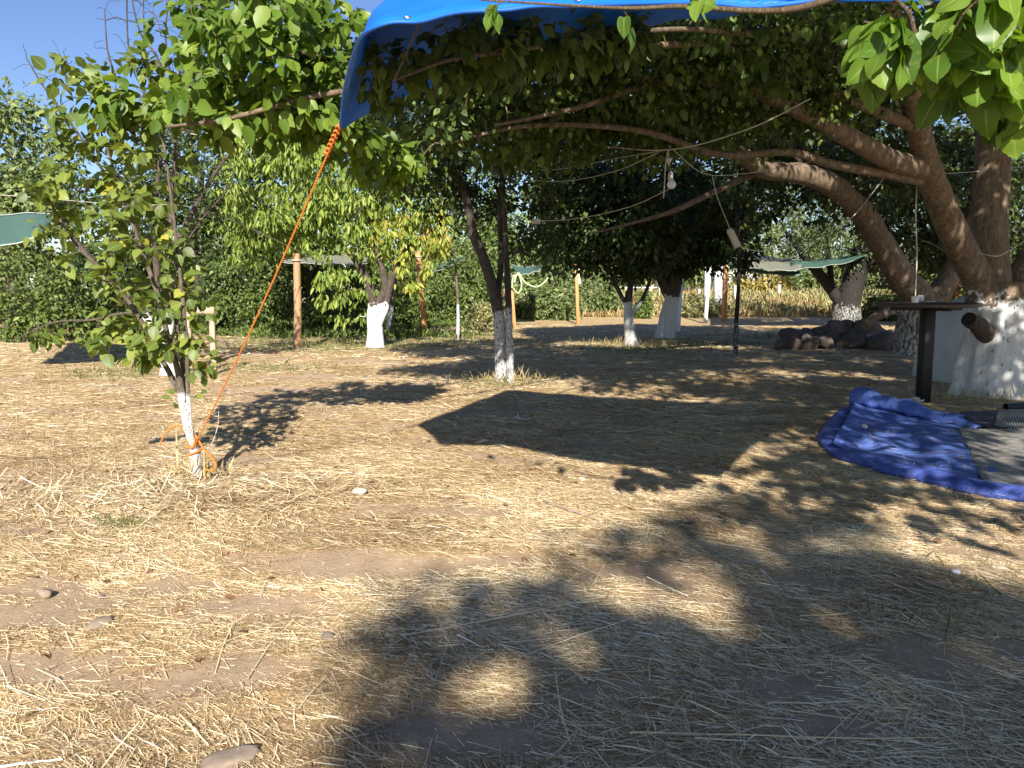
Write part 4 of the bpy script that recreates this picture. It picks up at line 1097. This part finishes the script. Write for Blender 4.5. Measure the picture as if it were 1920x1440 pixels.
# rolled near edge and curled left end as one swept, flattened roll
edge = [(1612, 772, .10), (1588, 786, .10), (1568, 808, .10), (1562, 835, .10), (1590, 862, .10), (1660, 888, .10), (1740, 905, .11), (1830, 925, .11), (1920, 938, .12), (2060, 962, .12)]
P = []
for px, py, z in edge:
    g = gnd(px, py - 6); P.append([g[0], g[1], .075])
P = catmull(P, 120)
b = Buf(); sides = 26; T = norm(np.gradient(P, axis=0)); th = np.linspace(0, 2 * math.pi, sides, endpoint=False)
Rw = np.interp(np.linspace(0, 1, 120), [0, .08, .25, .4, .7, 1], [.05, .09, .11, .125, .13, .13]); Rh = Rw * .42
V = np.empty((120, sides, 3))
for q in range(120):
    nx_ = np.array([-T[q][1], T[q][0], 0]); nx_ = nx_ / np.linalg.norm(nx_)
    z0 = gh(P[q][0], P[q][1])
    for s_, a in enumerate(th):
        wob = 1 + .5 * (vnoise(q * .07 + 5, math.cos(a) * .8 + 3, math.sin(a) * .8, 60) - .5) + .22 * (vnoise(q * .25, math.cos(a) * 4 + 9, math.sin(a) * 4, 61) - .5)
        V[q, s_] = [P[q][0] + nx_[0] * Rw[q] * math.cos(a) * wob, P[q][1] + nx_[1] * Rw[q] * math.cos(a) * wob, z0 + Rh[q] * .8 + Rh[q] * math.sin(a) * wob]
V[..., 2] = np.maximum(V[..., 2], gz(V[..., 0], V[..., 1]) + .006)
i, j = np.meshgrid(np.arange(119), np.arange(sides), indexing='ij'); j2 = (j + 1) % sides
b.add(V.reshape(-1, 3), np.stack([i * sides + j, i * sides + j2, (i + 1) * sides + j2, (i + 1) * sides + j], -1).reshape(-1, 4))
b.addf(V[0], [tuple(range(sides))]); b.addf(V[-1], [tuple(range(sides))[::-1]])
b.build('rolled_edge', M_blue_shade, gs)
# far fold: sheet lifted into a tented fold, tapering to the right
b = Buf(); nq = 80
A = gnd(1606, 772); B_ = gnd(1836, 812)
V = []
for q in range(nq):
    t = q / (nq - 1); c = A + (B_ - A) * t; hgt = (.20 * (1 - t) ** .7 + .05) * (1 + .08 * math.sin(q * .21)); wd = .13 * (1 - t * .5)
    dv = (B_ - A)[:2] / np.linalg.norm((B_ - A)[:2]); nv_ = np.array([-dv[1], dv[0]])
    for s_, (o_, h__) in enumerate(((-.75, .28), (-.95, .5), (-.7, .85), (-.2, 1.0), (.3, .85), (.7, .5), (1.0, .16), (1.25, .04))):
        jx = .03 * (vnoise(q * .2, s_ * .8, seed=70) - .5)
        V.append([c[0] + nv_[0] * wd * o_ + jx, c[1] + nv_[1] * wd * o_, gh(c[0], c[1]) + .012 + hgt * h__ + jx])
V = np.array(V); i, j = np.meshgrid(np.arange(nq - 1), np.arange(7), indexing='ij')
b.add(V, np.stack([i * 8 + j, i * 8 + j + 1, (i + 1) * 8 + j + 1, (i + 1) * 8 + j], -1).reshape(-1, 4))
o = b.build('folded_flap', M_blue, gs); o.modifiers.new('t', 'SOLIDIFY').thickness = .008
b = Buf()
V, F = quad_sheet([(1740, 800), (1800, 806), (1808, 788), (1765, 783)], 30, 16, lambda x, y, u, v: .03 + .10 * np.sin(v * 3) * vnoise(x * 6, y * 6, seed=77))
b.add(V, F); b.build('crumpled_end', M_blue, gs)
b = Buf()
V, F = quad_sheet([(1845, 915), (2080, 950), (2080, 822), (1795, 818)], 60, 40, lambda x, y, u, v: .062 + .012 * vnoise(x * 4, y * 4, seed=54) + .008 * np.sin(u * 30) * (u < .1))
b.add(V, F); o = b.build('floor_mat', M_gmat, loc=(3.2, 6.6, 0)); o.modifiers.new('t', 'SOLIDIFY').thickness = .006
tag(o, 'flat grey mat spread on the right end of the blue groundsheet', 'mat')
m, n, p, out = mat('woven_straw_mat')
co = objco(n)
wv = nd(n, 'ShaderNodeTexWave'); wv.inputs['Scale'].default_value = 14; wv.inputs['Distortion'].default_value = 1.5
n.links.new(mapping(n, co, (1, 1, 1), (0, 0, .5)), wv.inputs[0])
n.links.new(ramp(n, wv.outputs[0], [(.3, (.05, .06, .05)), (.7, (.22, .21, .16))]), p.inputs['Base Color']); bump(n, p, wv.outputs[0], .5, .01)
b = Buf()
V, F = quad_sheet([(1862, 812), (2080, 846), (2080, 782), (1870, 780)], 50, 30, lambda x, y, u, v: .07 + .012 * vnoise(x * 4, y * 4, seed=56))
b.add(V, F); o = b.build('woven_mat', m, loc=(4, 7.5, 0)); o.modifiers.new('t', 'SOLIDIFY').thickness = .008
tag(o, 'dark woven rush mat with pale stripes behind the grey mat', 'mat')
b = Buf()
V, F = quad_sheet([(1795, 806), (1862, 812), (1880, 778), (1800, 783)], 30, 20, lambda x, y, u, v: .05 + .02 * vnoise(x * 4, y * 4, seed=57))
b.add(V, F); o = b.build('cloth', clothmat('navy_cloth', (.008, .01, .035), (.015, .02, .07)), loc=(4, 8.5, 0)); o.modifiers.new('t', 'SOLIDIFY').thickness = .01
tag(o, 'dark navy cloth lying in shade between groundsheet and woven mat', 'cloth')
b = Buf(); g = gnd(1885, 772)
P = np.array([[g[0], g[1], .05], [g[0] + .5, g[1] + .12, .05], [g[0] + 1.2, g[1] + .2, .05]])
th = np.linspace(0, 2 * math.pi, 20, endpoint=False)
dv = norm(P[1] - P[0])
tube(b, P, .045, 20, cap=False); tube(b, P[::-1], .038, 20, cap=False)
tag(b.build('pipe', plain('black_pipe', (.02, .02, .02), .5), loc=P[0]), 'open black plastic pipe lying behind the woven mat', 'pipe')

# ------------------------------------------------------------------ pale dome tent behind the big trunk
m, n, p, out = mat('tent_fabric')
co = objco(n)
n.links.new(mixc(n, noise(n, co, 3, 5), (.42, .43, .42), (.62, .62, .60)), p.inputs['Base Color']); p.inputs['Roughness'].default_value = .7
bump(n, p, noise(n, co, 4, 5, .6, .5), .3, .04)
M_tent = m
tcx = at(1905, 690, MD + 1.6); k = (MD + 1.6) / PXF
tent = thing('tent', 'pale grey dome tent half hidden behind the whitewashed trunk', 'tent', (tcx[0], MD + 1.9, 0))
b = Buf(); nu, nv = 48, 20
V = []
hw = 160 * k; hz = at(1905, 548, MD + 1.9)[2]
for r_ in range(nv):
    f = r_ / (nv - 1) * math.pi / 2
    for c_ in range(nu):
        a = c_ / nu * 2 * math.pi
        sq = (abs(math.cos(a)) ** 3.2 + abs(math.sin(a)) ** 3.2) ** (-1 / 3.2)
        rr_ = math.cos(f) ** .55 * sq * (1 - .06 * abs(math.sin(2 * a)) * math.sin(f * 2))
        V.append([tcx[0] + hw * rr_ * math.cos(a), MD + 1.9 + .75 * rr_ * math.sin(a), -.02 + hz * math.sin(f) ** .9])
i, j = np.meshgrid(np.arange(nv - 1), np.arange(nu), indexing='ij'); j2 = (j + 1) % nu
b.add(np.array(V), np.stack([i * nu + j, i * nu + j2, (i + 1) * nu + j2, (i + 1) * nu + j], -1).reshape(-1, 4))
b.build('canopy', M_tent, tent)
V = np.array(V).reshape(nv, nu, 3)
b = Buf()
for c_ in (6, 18, 30, 42): tube(b, V[:, c_] * 1.0 + [0, 0, .006], .012, 6)
b.build('pole_sleeve', plain('tent_sleeve', (.2, .21, .22), .6), tent)

# ------------------------------------------------------------------ posts
def woodmat(name, a, b_, sc=12):
    m, n, p, out = mat(name)
    co = objco(n)
    v = noise(n, mapping(n, co, (sc, sc, sc * .06)), 2, 6, .6, .4)
    n.links.new(mixc(n, v, a, b_), p.inputs['Base Color']); p.inputs['Roughness'].default_value = .75; bump(n, p, v, .4, .01)
    return m
M_wood = woodmat('orange_wood', (.40, .17, .06), (.62, .32, .13))
M_wood_dk = woodmat('brown_log', (.26, .14, .07), (.48, .29, .16))
M_oldwood = woodmat('weathered_wood', (.28, .19, .13), (.46, .35, .26))
M_white = plain('white_paint', (.78, .78, .76), .6, .08, 8)
def post(name, label, top, bot, D, wpx, m_, square=True, group=None, nails=None):
    T_, B_ = at(top[0], top[1], D), at(bot[0], bot[1], D)
    z0 = gh(B_[0], D); B_[2] = z0
    r = wpx * D / PXF / 2
    root = thing(name, label, 'post', (B_[0], D, z0), group)
    b = Buf(); H = T_[2] - z0
    if square: box(b, (B_[0], D, z0 - .1), 2 * r, 2 * r, H + .1, .15, tilt=((T_[0] - B_[0]) / H, 0), bev=.01)
    else:
        P = catmull([[B_[0], D, z0 - .1], (np.array(B_) + T_) / 2 + [r * .2, 0, 0], T_], 14); tube(b, P, np.linspace(r * 1.05, r * .92, 14), 14, rough=.08, seed=int(top[0]))
    b.build('shaft', m_, root)
    b = Buf(); cz = z0 + H * .93
    th = np.linspace(0, 2 * math.pi, 17)
    cx = B_[0] + (T_[0] - B_[0]) * .93
    tube(b, np.array([[cx + r * 1.45 * math.cos(a), D + r * 1.45 * math.sin(a), cz + .01 * math.sin(a)] for a in th]), .012, 5, cap=False)
    b.build('rope_tie', M_wire, root)
    return root
M_wire = plain('grey_wire', (.45, .45, .42), .6, .1)
G_ = 'wooden posts holding the shade nets'
post('wooden_post', 'thick round brown wooden post in dappled light behind the rope', (556, 475), (557, 655), gnd(557, 655)[1], 14, M_wood_dk, False, G_)
post('wooden_post', 'square orange wooden post leaning left, right of the peach tree', (783, 470), (798, 629), gnd(798, 629)[1], 9.5, M_wood, True, G_)
post('wooden_post', 'orange wooden post with a hanging hose, just behind the twin trunks', (958, 535), (964, 613), gnd(964, 613)[1], 8, M_wood, True, G_)
post('wooden_post', 'slim orange wooden post alone in the open sunlit ground', (1080, 495), (1084, 608), gnd(1084, 608)[1], 6, M_wood, True, G_)
post('wooden_post', 'orange wooden post beside the white column under the net', (1361, 494), (1357, 602), gnd(1357, 602)[1], 7.5, M_wood, True, G_)
post('wooden_post', 'orange post glimpsed between the table and the leaning trunk', (1796, 505), (1792, 600), 30, 10, M_wood, True, G_)
G2 = 'white painted posts at the far side'
post('white_post', 'upright white post just right of the thick white trunk', (1276, 522), (1270, 621), gnd(1270, 621)[1], 8, M_white, True, G2)
post('white_post', 'white post slanting to the right in front of the net', (1331, 495), (1322, 605), gnd(1322, 605)[1], 6, M_white, True, G2)
post('white_post', 'short white post behind the slim orange post', (1085, 492), (1087, 560), 40, 5, M_white, True, G2)
post('white_post', 'short white fence post below the net at right', (1461, 534), (1461, 557), 44, 4.5, M_white, True, G2)
post('white_post', 'short white fence post right of the white column', (1379, 535), (1378, 568), 42, 5, M_white, True, G2)
post('white_post', 'short white fence post left of the slanting white post', (1311, 542), (1311, 575), 42, 4.5, M_white, True, G2)
# thick white column
cD = 39; T_ = at(1345, 492, cD); B_ = at(1345, 590, cD); z0 = gh(B_[0], cD)
col_ = thing('column', 'thick white masonry column behind the orange post', 'column', (B_[0], cD, z0))
b = Buf(); box(b, (B_[0], cD, z0 - .1), 15 * cD / PXF, .4, T_[2] - z0 + .1, bev=.01); b.build('shaft', M_white, col_)
b = Buf(); box(b, (B_[0] - 20 * cD / PXF, cD + .3, z0 - .1), 5 * cD / PXF, .15, T_[2] - z0 - .1, bev=.01); b.build('pilaster', M_white, col_)

# ------------------------------------------------------------------ wooden stand at left
sg = gnd(402, 700); D = sg[1]; zt = at(400, 583, D)[2]
stt = thing('wooden_stand', 'weathered wooden frame stand behind the young tree', 'stand', (sg[0], D, gh(sg[0], D)))
xl = at(352, 583, D)[0]
for xx, yy in ((sg[0], D), (xl, D)):
    b = Buf(); box(b, (xx, yy, gh(xx, yy) - .05), .085, .07, zt - gh(xx, yy) + .0, .05); b.build('leg', M_oldwood, stt)
b = Buf(); box(b, ((xl + sg[0]) / 2, D - .012, zt - .045), abs(sg[0] - xl) + .1, .045, .11); b.build('top_rail', M_oldwood, stt)

# ------------------------------------------------------------------ shade nets
def netmat(name, a, tr=.35):
    m, n, p, out = mat(name)
    co = objco(n)
    c = mixc(n, noise(n, mapping(n, co, (1, 1, 8)), 3, 5), tuple(q * .8 for q in a), tuple(q * 1.2 for q in a))
    n.links.new(c, p.inputs['Base Color']); p.inputs['Roughness'].default_value = .8
    t = nd(n, 'ShaderNodeBsdfTranslucent'); t.inputs[0].default_value = (*a, 1)
    mx = nd(n, 'ShaderNodeMixShader'); mx.inputs[0].default_value = tr
    n.links.new(p.outputs[0], mx.inputs[1]); n.links.new(t.outputs[0], mx.inputs[2]); n.links.new(mx.outputs[0], out.inputs[0])
    return m
M_net = netmat('green_net', (.10, .20, .16))
M_net2 = netmat('beige_net', (.33, .33, .25))
M_plastic = plain('net_cord', (.42, .44, .40), .7, .1)
def net(label, corners, m_, sag=.12, edge=True):
    C4 = [at(*c) for c in corners]                             # 4 corners in order
    nu = nv = 16
    u, v = np.meshgrid(np.linspace(0, 1, nu), np.linspace(0, 1, nv))
    V = ((1 - u) * (1 - v))[..., None] * C4[0] + (u * (1 - v))[..., None] * C4[1] + (u * v)[..., None] * C4[2] + ((1 - u) * v)[..., None] * C4[3]
    V[..., 2] -= sag * 4 * (u * (1 - u)) * (.5 + .5 * v) + .02 * np.sin(u * 17 + v * 4)
    root = thing('shade_net', label, 'shade net', C4[0], 'shade nets strung round the clearing')
    b = Buf(); i, j = np.meshgrid(np.arange(nv - 1), np.arange(nu - 1), indexing='ij')
    b.add(V.reshape(-1, 3), np.stack([i * nu + j, i * nu + j + 1, (i + 1) * nu + j + 1, (i + 1) * nu + j], -1).reshape(-1, 4))
    o = b.build('net_cloth', m_, root); o.modifiers.new('t', 'SOLIDIFY').thickness = .006
    for row in (V[0], V[-1]):
        b = Buf(); tube(b, row, .009, 5); b.build('edge_cord', M_plastic, root)
net('green shade net strung at the far left edge', [(-160, 500, 11.5), (78, 440, 12), (110, 398, 15), (-160, 392, 15)], M_net, .06)
net('beige and green shade net under the dark crowns at right', [(1395, 500, 27), (1500, 506, 26), (1510, 482, 31), (1400, 472, 32)], M_net2, .12)
net('green front strip of the shade net beside the white column', [(1365, 500, 29), (1500, 517, 27), (1500, 507, 27.2), (1365, 492, 29.2)], M_net, .15)
net('short teal shade net right of the beige one', [(1482, 505, 27), (1600, 490, 26), (1640, 470, 30), (1484, 488, 29)], M_net, .08)
net('green shade net above the fig-like bush', [(972, 516, 30), (1015, 506, 30), (1010, 498, 33), (960, 497, 33)], M_net, .05)
net('teal shade net strip right of the square orange post', [(800, 515, 30), (870, 488, 30), (872, 476, 33), (800, 500, 33)], M_net, .05)
net('pale shade net behind the round brown post', [(530, 492, 26), (690, 495, 25), (690, 472, 29), (530, 482, 29)], M_net2, .06)

# ------------------------------------------------------------------ far fence, railing, sheds
fD = 47
def fence(label, x0, x1, ytop, n_, rails, D, m_, h=None):
    A, B_ = at(x0, ytop, D), at(x1, ytop, D)
    zb = gh(A[0], D); H = A[2] - zb
    root = thing('fence', label, 'fence', (A[0], D, zb))
    for q in range(n_):
        t = q / (n_ - 1); x = A[0] + (B_[0] - A[0]) * t; z = gh(x, D)
        b = Buf(); box(b, (x, D, z - .1), .13, .13, A[2] - z + .1); b.build('fence_post', m_, root)
    for r_ in rails:
        b = Buf(); z = zb + H * r_
        tube(b, np.array([[A[0], D - .09, z], [B_[0], D - .09, z + .02]]), .035, 8); b.build('rail', m_, root)
    return root
fence('white post-and-rail fence seen between the two whitened trunks', 1145, 1235, 538, 7, (.45, .9), fD, M_white)
fence('white railing right of the thick white trunk', 1276, 1306, 541, 12, (.12, .95), fD + 1, M_white)
def shed(name, label, x0, x1, yt, yb, D, wallm, roofm):
    A, B_ = at(x0, yb, D), at(x1, yt, D); z0 = gh(A[0], D) - .1
    root = thing(name, label, 'building', (A[0], D, z0))
    W_ = B_[0] - A[0]; H = B_[2] - z0
    b = Buf(); box(b, (A[0] + W_ / 2, D + 1.5, z0), W_, 3, H * .75); b.build('wall', wallm, root)
    b = Buf(); V = [[A[0] - .2, D - .2, z0 + H * .75], [B_[0] + .2, D - .2, z0 + H * .75], [B_[0] + .2, D + 3.2, z0 + H * .75], [A[0] - .2, D + 3.2, z0 + H * .75], [A[0] - .2, D + 1.5, z0 + H], [B_[0] + .2, D + 1.5, z0 + H]]
    b.addf(V, [(0, 1, 5, 4), (2, 3, 4, 5), (0, 4, 3), (1, 2, 5), (0, 3, 2, 1)]); b.build('roof', roofm, root, smooth=False)
    b = Buf(); box(b, (A[0] + W_ * .35, D - .03, z0 + H * .12), W_ * .18, .05, H * .42); b.build('door', plain('grey_door', (.25, .27, .3), .6), root)
    b = Buf(); box(b, (A[0] + W_ * .7, D - .03, z0 + H * .35), W_ * .2, .05, H * .2); b.build('window', plain('dark_window', (.05, .06, .07), .2), root)
M_roof = plain('sheet_roof', (.62, .63, .64), .5, .1)
shed('shed', 'small white shed far off beyond the shade net', 1498, 1532, 505, 560, 62, M_white, M_roof)
shed('shed', 'low pale shed half hidden behind the golden bush', 1392, 1425, 515, 560, 64, M_white, M_roof)

# ------------------------------------------------------------------ wires, bulb, lamp
def wire(label, pts, r=.0035, m_=None, cat='wire', grp='wires strung under the branches', sag=0):
    P = catmull(ats(pts), 50); P[:, 2] -= sag * np.sin(np.linspace(0, math.pi, 50))
    b = Buf(); tube(b, P, r, 6)
    return tag(b.build('wire', m_ or M_wire, loc=tuple(P[0])), label, cat, grp)
M_wirel = plain('pale_wire', (.42, .40, .33), .6, .1)
wire('long pale wire running across under the branches from the twin tree to the right', [(890, 250, 11), (1100, 270, 9.5), (1250, 281, 8.2), (1400, 243, 7.6), (1520, 185, 7.2)], .006, M_wirel)
wire('thin wire sagging beside the dangling bulb toward the left', [(940, 317, 11.5), (1040, 318, 10.5), (1150, 298, 9.2), (1250, 281, 8.2)], .004)
wire('lower thin wire from the twin trunks to the bulb', [(945, 333, 11.8), (1050, 340, 10.5), (1150, 322, 9.2), (1235, 286, 8.3)], .004)
wire('wire crossing below the bulb toward the arching limb', [(995, 415, 11.8), (1080, 410, 10.5), (1180, 388, 9.6), (1260, 352, 9)], .005, M_wirel)
wire('wire linking the bulb cord to the hanging tube lamp', [(1262, 281, 8.2), (1320, 325, 8.6), (1400, 325, 9), (1540, 300, 9.4)], .004)
wire('cord dropping to the hanging tube lamp', [(1335, 328, 8.7), (1345, 370, 9.2), (1368, 428, 9.6)], .005, M_wirel)
wire('loop of cord leaving the tube lamp to the right', [(1386, 462, 9.6), (1420, 471, 9.6), (1460, 466, 9.8), (1530, 450, 10.3), (1600, 405, 10.5), (1660, 330, 10.6)], .006, M_wirel)
wire('double pale cord hanging straight down to the tall table', [(1721, 325, TDp), (1717, 400, TDp), (1719, 480, TDp), (1716, 560, TDp)], .008, M_wirel)
wire('horizontal wire stretched between the mulberry limbs', [(1600, 312, 10), (1720, 326, 10.3), (1850, 320, 10.8), (1980, 305, 11)], .004)
wire('taut wire tied round the big trunk', [(1832, 474, MD - .5), (1870, 480, MD - .6), (1900, 465, MD - .4), (1940, 440, MD)], .006, M_wirel)
wire('thin wire crossing in front of the young tree top', [(320, 244, 6.4), (420, 262, 6.6)], .005, M_wirel)
wire('long white cord at left leading to the green net', [(-60, 362, 11), (60, 370, 11.5), (230, 385, 12.5), (400, 400, 14), (620, 500, 20)], .007, M_wirel)
M_plast = plain('grey_plastic', (.42, .42, .40), .5, .1)
bl = thing('hanging_bulb', 'frosted bulb in a grey socket hanging from the wire', 'light bulb', at(1255, 300, 8.2))
c0 = at(1254, 310, 8.2); k = 8.2 / PXF
b = Buf(); lathe(b, c0, [(0, 0), (.004, 0), (.036, .065 * 1.0), (.034, .068), (0, .03)][::1], 18); b.build('cone', M_plast, bl)
b = Buf(); P = ats([(1253, 283, 8.2), (1254, 296, 8.2), (1255, 312, 8.2)]); tube(b, catmull(P, 8), .005, 6)
tube(b, catmull(ats([(1252, 283, 8.2), (1248, 310, 8.2), (1246, 345, 8.2), (1244, 372, 8.2)]), 14), .006, 6); b.build('cord', M_wirel, bl)
c1 = at(1257, 340, 8.2)
b = Buf(); lathe(b, c1, [(0, 0), (.020, 0), (.026, .02), (.026, .075), (.018, .09), (.004, .10), (.004, .13), (0, .13)], 18); b.build('socket', M_plast, bl)
c2 = at(1259, 346, 8.2)
b = Buf(); R_ = .045
lathe(b, c2, [(R_ * math.sin(f) + .0, -R_ * math.cos(f)) for f in np.linspace(0.02, 2.6, 14)], 20)
b.build('glass', plain('frosted_glass', (.72, .70, .74), .25, .03), bl)
tl = thing('hanging_lamp', 'slim beige tube lamp hanging askew from a cord beside the sapling', 'lamp', at(1378, 448, 9.6))
b = Buf(); P = np.array(ats([(1369, 433, 9.6), (1384, 463, 9.6)])); tube(b, catmull(P, 6), .042, 14); b.build('housing', plain('beige_plastic', (.48, .46, .36), .5, .1), tl)
b = Buf(); P = np.array(ats([(1367, 429, 9.6), (1369.5, 434, 9.6)])); tube(b, P, .03, 12); b.build('end_cap', M_plast, tl)
b = Buf(); P = np.array(ats([(1010, 413, 11.7), (1004, 421, 11.7)])); 
box(b, at(1006, 420, 11.7), .12, .05, .07, .4); tag(b.build('junction_box', M_plast, loc=tuple(at(1006, 420, 11.7))), 'little grey junction box hanging on the wire right of the twin trunks', 'junction box')
# hose loops on the orange post
b = Buf(); hD = gnd(964, 613)[1] - .2
tube(b, catmull(ats([(964, 530, hD), (972, 512, hD), (985, 530, hD), (1005, 538, hD), (1020, 530, hD), (1028, 520, hD)]), 40), .03, 7)
tube(b, catmull(ats([(962, 540, hD), (972, 550, hD), (978, 535, hD), (972, 515, hD), (962, 522, hD), (960, 540, hD)]), 30), .03, 7)
tag(b.build('garden_hose', plain('pale_green_hose', (.38, .48, .26), .5), loc=tuple(at(964, 540, hD))), 'pale green hose looped over the post behind the twin trunks', 'hose')

# ------------------------------------------------------------------ sticks on the ground
def stick(label, pts, r, m_=None, name='stick', cat='stick'):
    P = []
    for px, py in pts:
        g = gnd(px, py); P.append([g[0], g[1], gh(g[0], g[1]) + .012 + r])
    P = catmull(P, 24); P[:, 2] += .0008 * np.sin(np.arange(24))
    b = Buf(); tube(b, P, np.linspace(r, r * .5, 24), 7, rough=.15)
    return tag(b.build(name, m_ or M_oldwood, loc=tuple(P[0])), label, cat)
M_reed = plain('dry_reed', (.62, .50, .26), .6, .15)
stick('crooked brown stick lying in sunlit straw right of centre', [(1020, 942), (1060, 960), (1090, 970), (1125, 982)], .009)
stick('long pale reed stem lying across the bottom right', [(1180, 1388), (1400, 1394), (1600, 1397), (1760, 1396)], .0035, M_reed, 'reed', 'reed')
stick('bleached white reed at the bottom left corner', [(-20, 1436), (60, 1430), (118, 1424)], .004, plain('bleached_reed', (.8, .78, .7), .6, .05), 'reed', 'reed')
stick('thick bent straw stem in the middle of the shade', [(1500, 1160), (1580, 1150), (1680, 1136), (1750, 1142)], .0035, M_reed, 'reed', 'reed')
stick('short dark twig by the right-hand bare patch', [(575, 1175), (600, 1182), (625, 1190)], .005)

# ------------------------------------------------------------------ grass tufts, weeds, fallen leaves
def grass(label, name, spots, m_, hh, n_per, wid=.006, lean=.4):
    b = Buf()
    for gx, gy, rx, ry, cnt in spots:
        x = gx + rng.normal(0, rx * .5, cnt); y = gy + rng.normal(0, ry * .5, cnt)
        P = np.stack([x, y, gz(x, y)], 1)
        D_ = norm(np.stack([rng.normal(0, lean, cnt), rng.normal(0, lean, cnt), np.ones(cnt)], 1))
        N_ = norm(rng.normal(0, 1, (cnt, 3)) + [0, -.5, 0])
        leaves(b, P, D_, N_, hh * np.exp(rng.normal(0, .4, cnt)), wid / hh, 3, .0, .12)
    return tag(b.build(name, m_), label, 'grass', kind='stuff')
M_grass = leafmat('green_grass', [(0, (.06, .09, .02)), (.6, (.15, .19, .04)), (1, (.42, .36, .16))], .2)
M_drygrass = leafmat('dry_grass', [(0, (.35, .25, .11)), (.6, (.6, .46, .23)), (1, (.75, .62, .36))], .2)
sp = [(gx, gy, rx * 1.1, ry * 1.1, int(260 * rx * ry + 150)) for gx, gy, rx, ry in GREENS if gy > 7]
grass('short green grass growing in patches among the straw', 'grass', sp, M_grass, .07, 1, .007, .5)
gA = gnd(250, 960)
grass('straggly green weed tufts in the straw near the young tree', 'weeds', [(gnd(235, 985)[0], gnd(235, 985)[1], .22, .12, 260), (gnd(330, 925)[0], gnd(330, 925)[1], .4, .1, 160), (gnd(1820, 1070)[0], gnd(1820, 1070)[1], .35, .25, 70), (gnd(1750, 1150)[0], gnd(1750, 1150)[1], .4, .25, 160), (gnd(740, 915)[0], gnd(740, 915)[1], .06, .03, 30)], M_grass, .05, 1, .0022, .8)
tufts = [(gnd(370, 905)[0], gnd(370, 905)[1], .2, .1, 120), (tb[0], tb[1], .5, .3, 300), (gnd(1184, 650)[0], gnd(1184, 650)[1], 1, .8, 500), (mb[0] - .3, mb[1] - .5, .9, .2, 240)]
grass('dry upright grass stems round the tree feet', 'dry_grass', tufts, M_drygrass, .13, 1, .005, .5)
# the weedy bank beyond
b = Buf(); cnt = 26000
x = rng.uniform(-3, 22, cnt); y = rng.uniform(38, 50, cnt)
keep = vnoise(x * .5, y * .5, seed=91) > .42
x, y = x[keep], y[keep]
P = np.stack([x, y, gz(x, y) + rng.random(len(x)) * .35], 1)
leaves(b, P, norm(rng.normal(0, .6, (len(x), 3)) + [0, 0, 1]), norm(rng.normal(0, 1, (len(x), 3)) + [0, -1, .3]), .28, .3, 0)
tag(b.build('undergrowth', LF_weed), 'pale dusty weeds covering the low bank beyond the clearing', 'undergrowth', kind='stuff')
b = Buf(); cnt = 30000
cnt = 45000; x = rng.uniform(-20, 26, cnt); y = rng.uniform(37, 52, cnt)
P = np.stack([x, y, gz(x, y)], 1)
leaves(b, P, norm(rng.normal(0, .35, (cnt, 3)) + [0, 0, 1]), norm(rng.normal(0, 1, (cnt, 3)) + [0, -1, .3]), .35 * np.exp(rng.normal(0, .3, cnt)), .08, 0)
tag(b.build('dry_grass', M_drygrass), 'dry tan grass standing on the bank beyond the clearing', 'grass', kind='stuff')
# weeds under the left hedges
b = Buf(); cnt = 16000
x = rng.uniform(-13, 0, cnt); y = rng.uniform(22, 31, cnt)
keep = vnoise(x * .6, y * .6, seed=92) > .4; x, y = x[keep], y[keep]
P = np.stack([x, y, gz(x, y) + rng.random(len(x)) * .15], 1)
leaves(b, P, norm(rng.normal(0, .6, (len(x), 3)) + [0, 0, 1]), norm(rng.normal(0, 1, (len(x), 3)) + [0, -1, .3]), .16, .3, 0)
tag(b.build('ground_cover', LF_hedge), 'low green ground cover under the hedge trees at left', 'ground cover', kind='stuff')
# crumbs of earth and small grit
b = Buf(); x, y = scatter(5000, 1.7, 8, fn=lambda x, y: 1.05 - .85 * straw_density(x, y))
oc = np.array([[1, 0, 0], [0, 1, 0], [-1, 0, 0], [0, -1, 0], [0, 0, .8], [0, 0, -.6]])
fo_ = np.array([[0, 1, 4], [1, 2, 4], [2, 3, 4], [3, 0, 4], [1, 0, 5], [2, 1, 5], [3, 2, 5], [0, 3, 5]])
sz_ = .0035 * np.exp(rng.normal(0, .55, len(x)))
V = np.stack([x, y, gz(x, y) + .001], 1)[:, None, :] + (oc[None] + rng.normal(0, .25, (len(x), 6, 3))) * sz_[:, None, None]
b.add(V.reshape(-1, 3), (np.arange(len(x))[:, None, None] * 6 + fo_[None]).reshape(-1, 3))
tag(b.build('gravel', M_stone, smooth=False), 'tiny crumbs of earth and grit on the bare soil', 'gravel', kind='stuff')
# straw that has blown onto the sheet
b = Buf(); x = rng.uniform(2.7, 5.4, 700); y = rng.uniform(5.6, 8, 700)
uu = x / y * PXF + 960; vv = 540 + 1.4 * PXF / y
kk = (uu > 1620) & (uu < 1900) & (vv > 800) & (vv < 900); x, y = x[kk], y[kk]
blades(b, x, y, .07, .003, .006, .05)
b.v[-1][:, 2] += .068
tag(b.build('chaff', M_straw, smooth=False), 'bits of straw blown onto the blue sheet and grey mat', 'straw', kind='stuff')
# fallen leaves
b = Buf(); x, y = scatter(1500, 2, 16, fn=lambda x, y: np.full(len(x), .8) * (vnoise(x * .7, y * .7, seed=95) > .4))
P = np.stack([x, y, gz(x, y) + .012], 1)
leaves(b, P, norm(rng.normal(0, 1, (len(x), 3)) * [1, 1, .15]), norm(rng.normal(0, .3, (len(x), 3)) + [0, 0, 1]), .05, .6, 1, .15)
m = leafmat('dead_leaf', [(0, (.14, .07, .035)), (.5, (.28, .15, .07)), (1, (.42, .28, .14))], .1)
tag(b.build('fallen_leaves', m), 'small brown curled leaves scattered over the straw', 'leaves', kind='stuff')
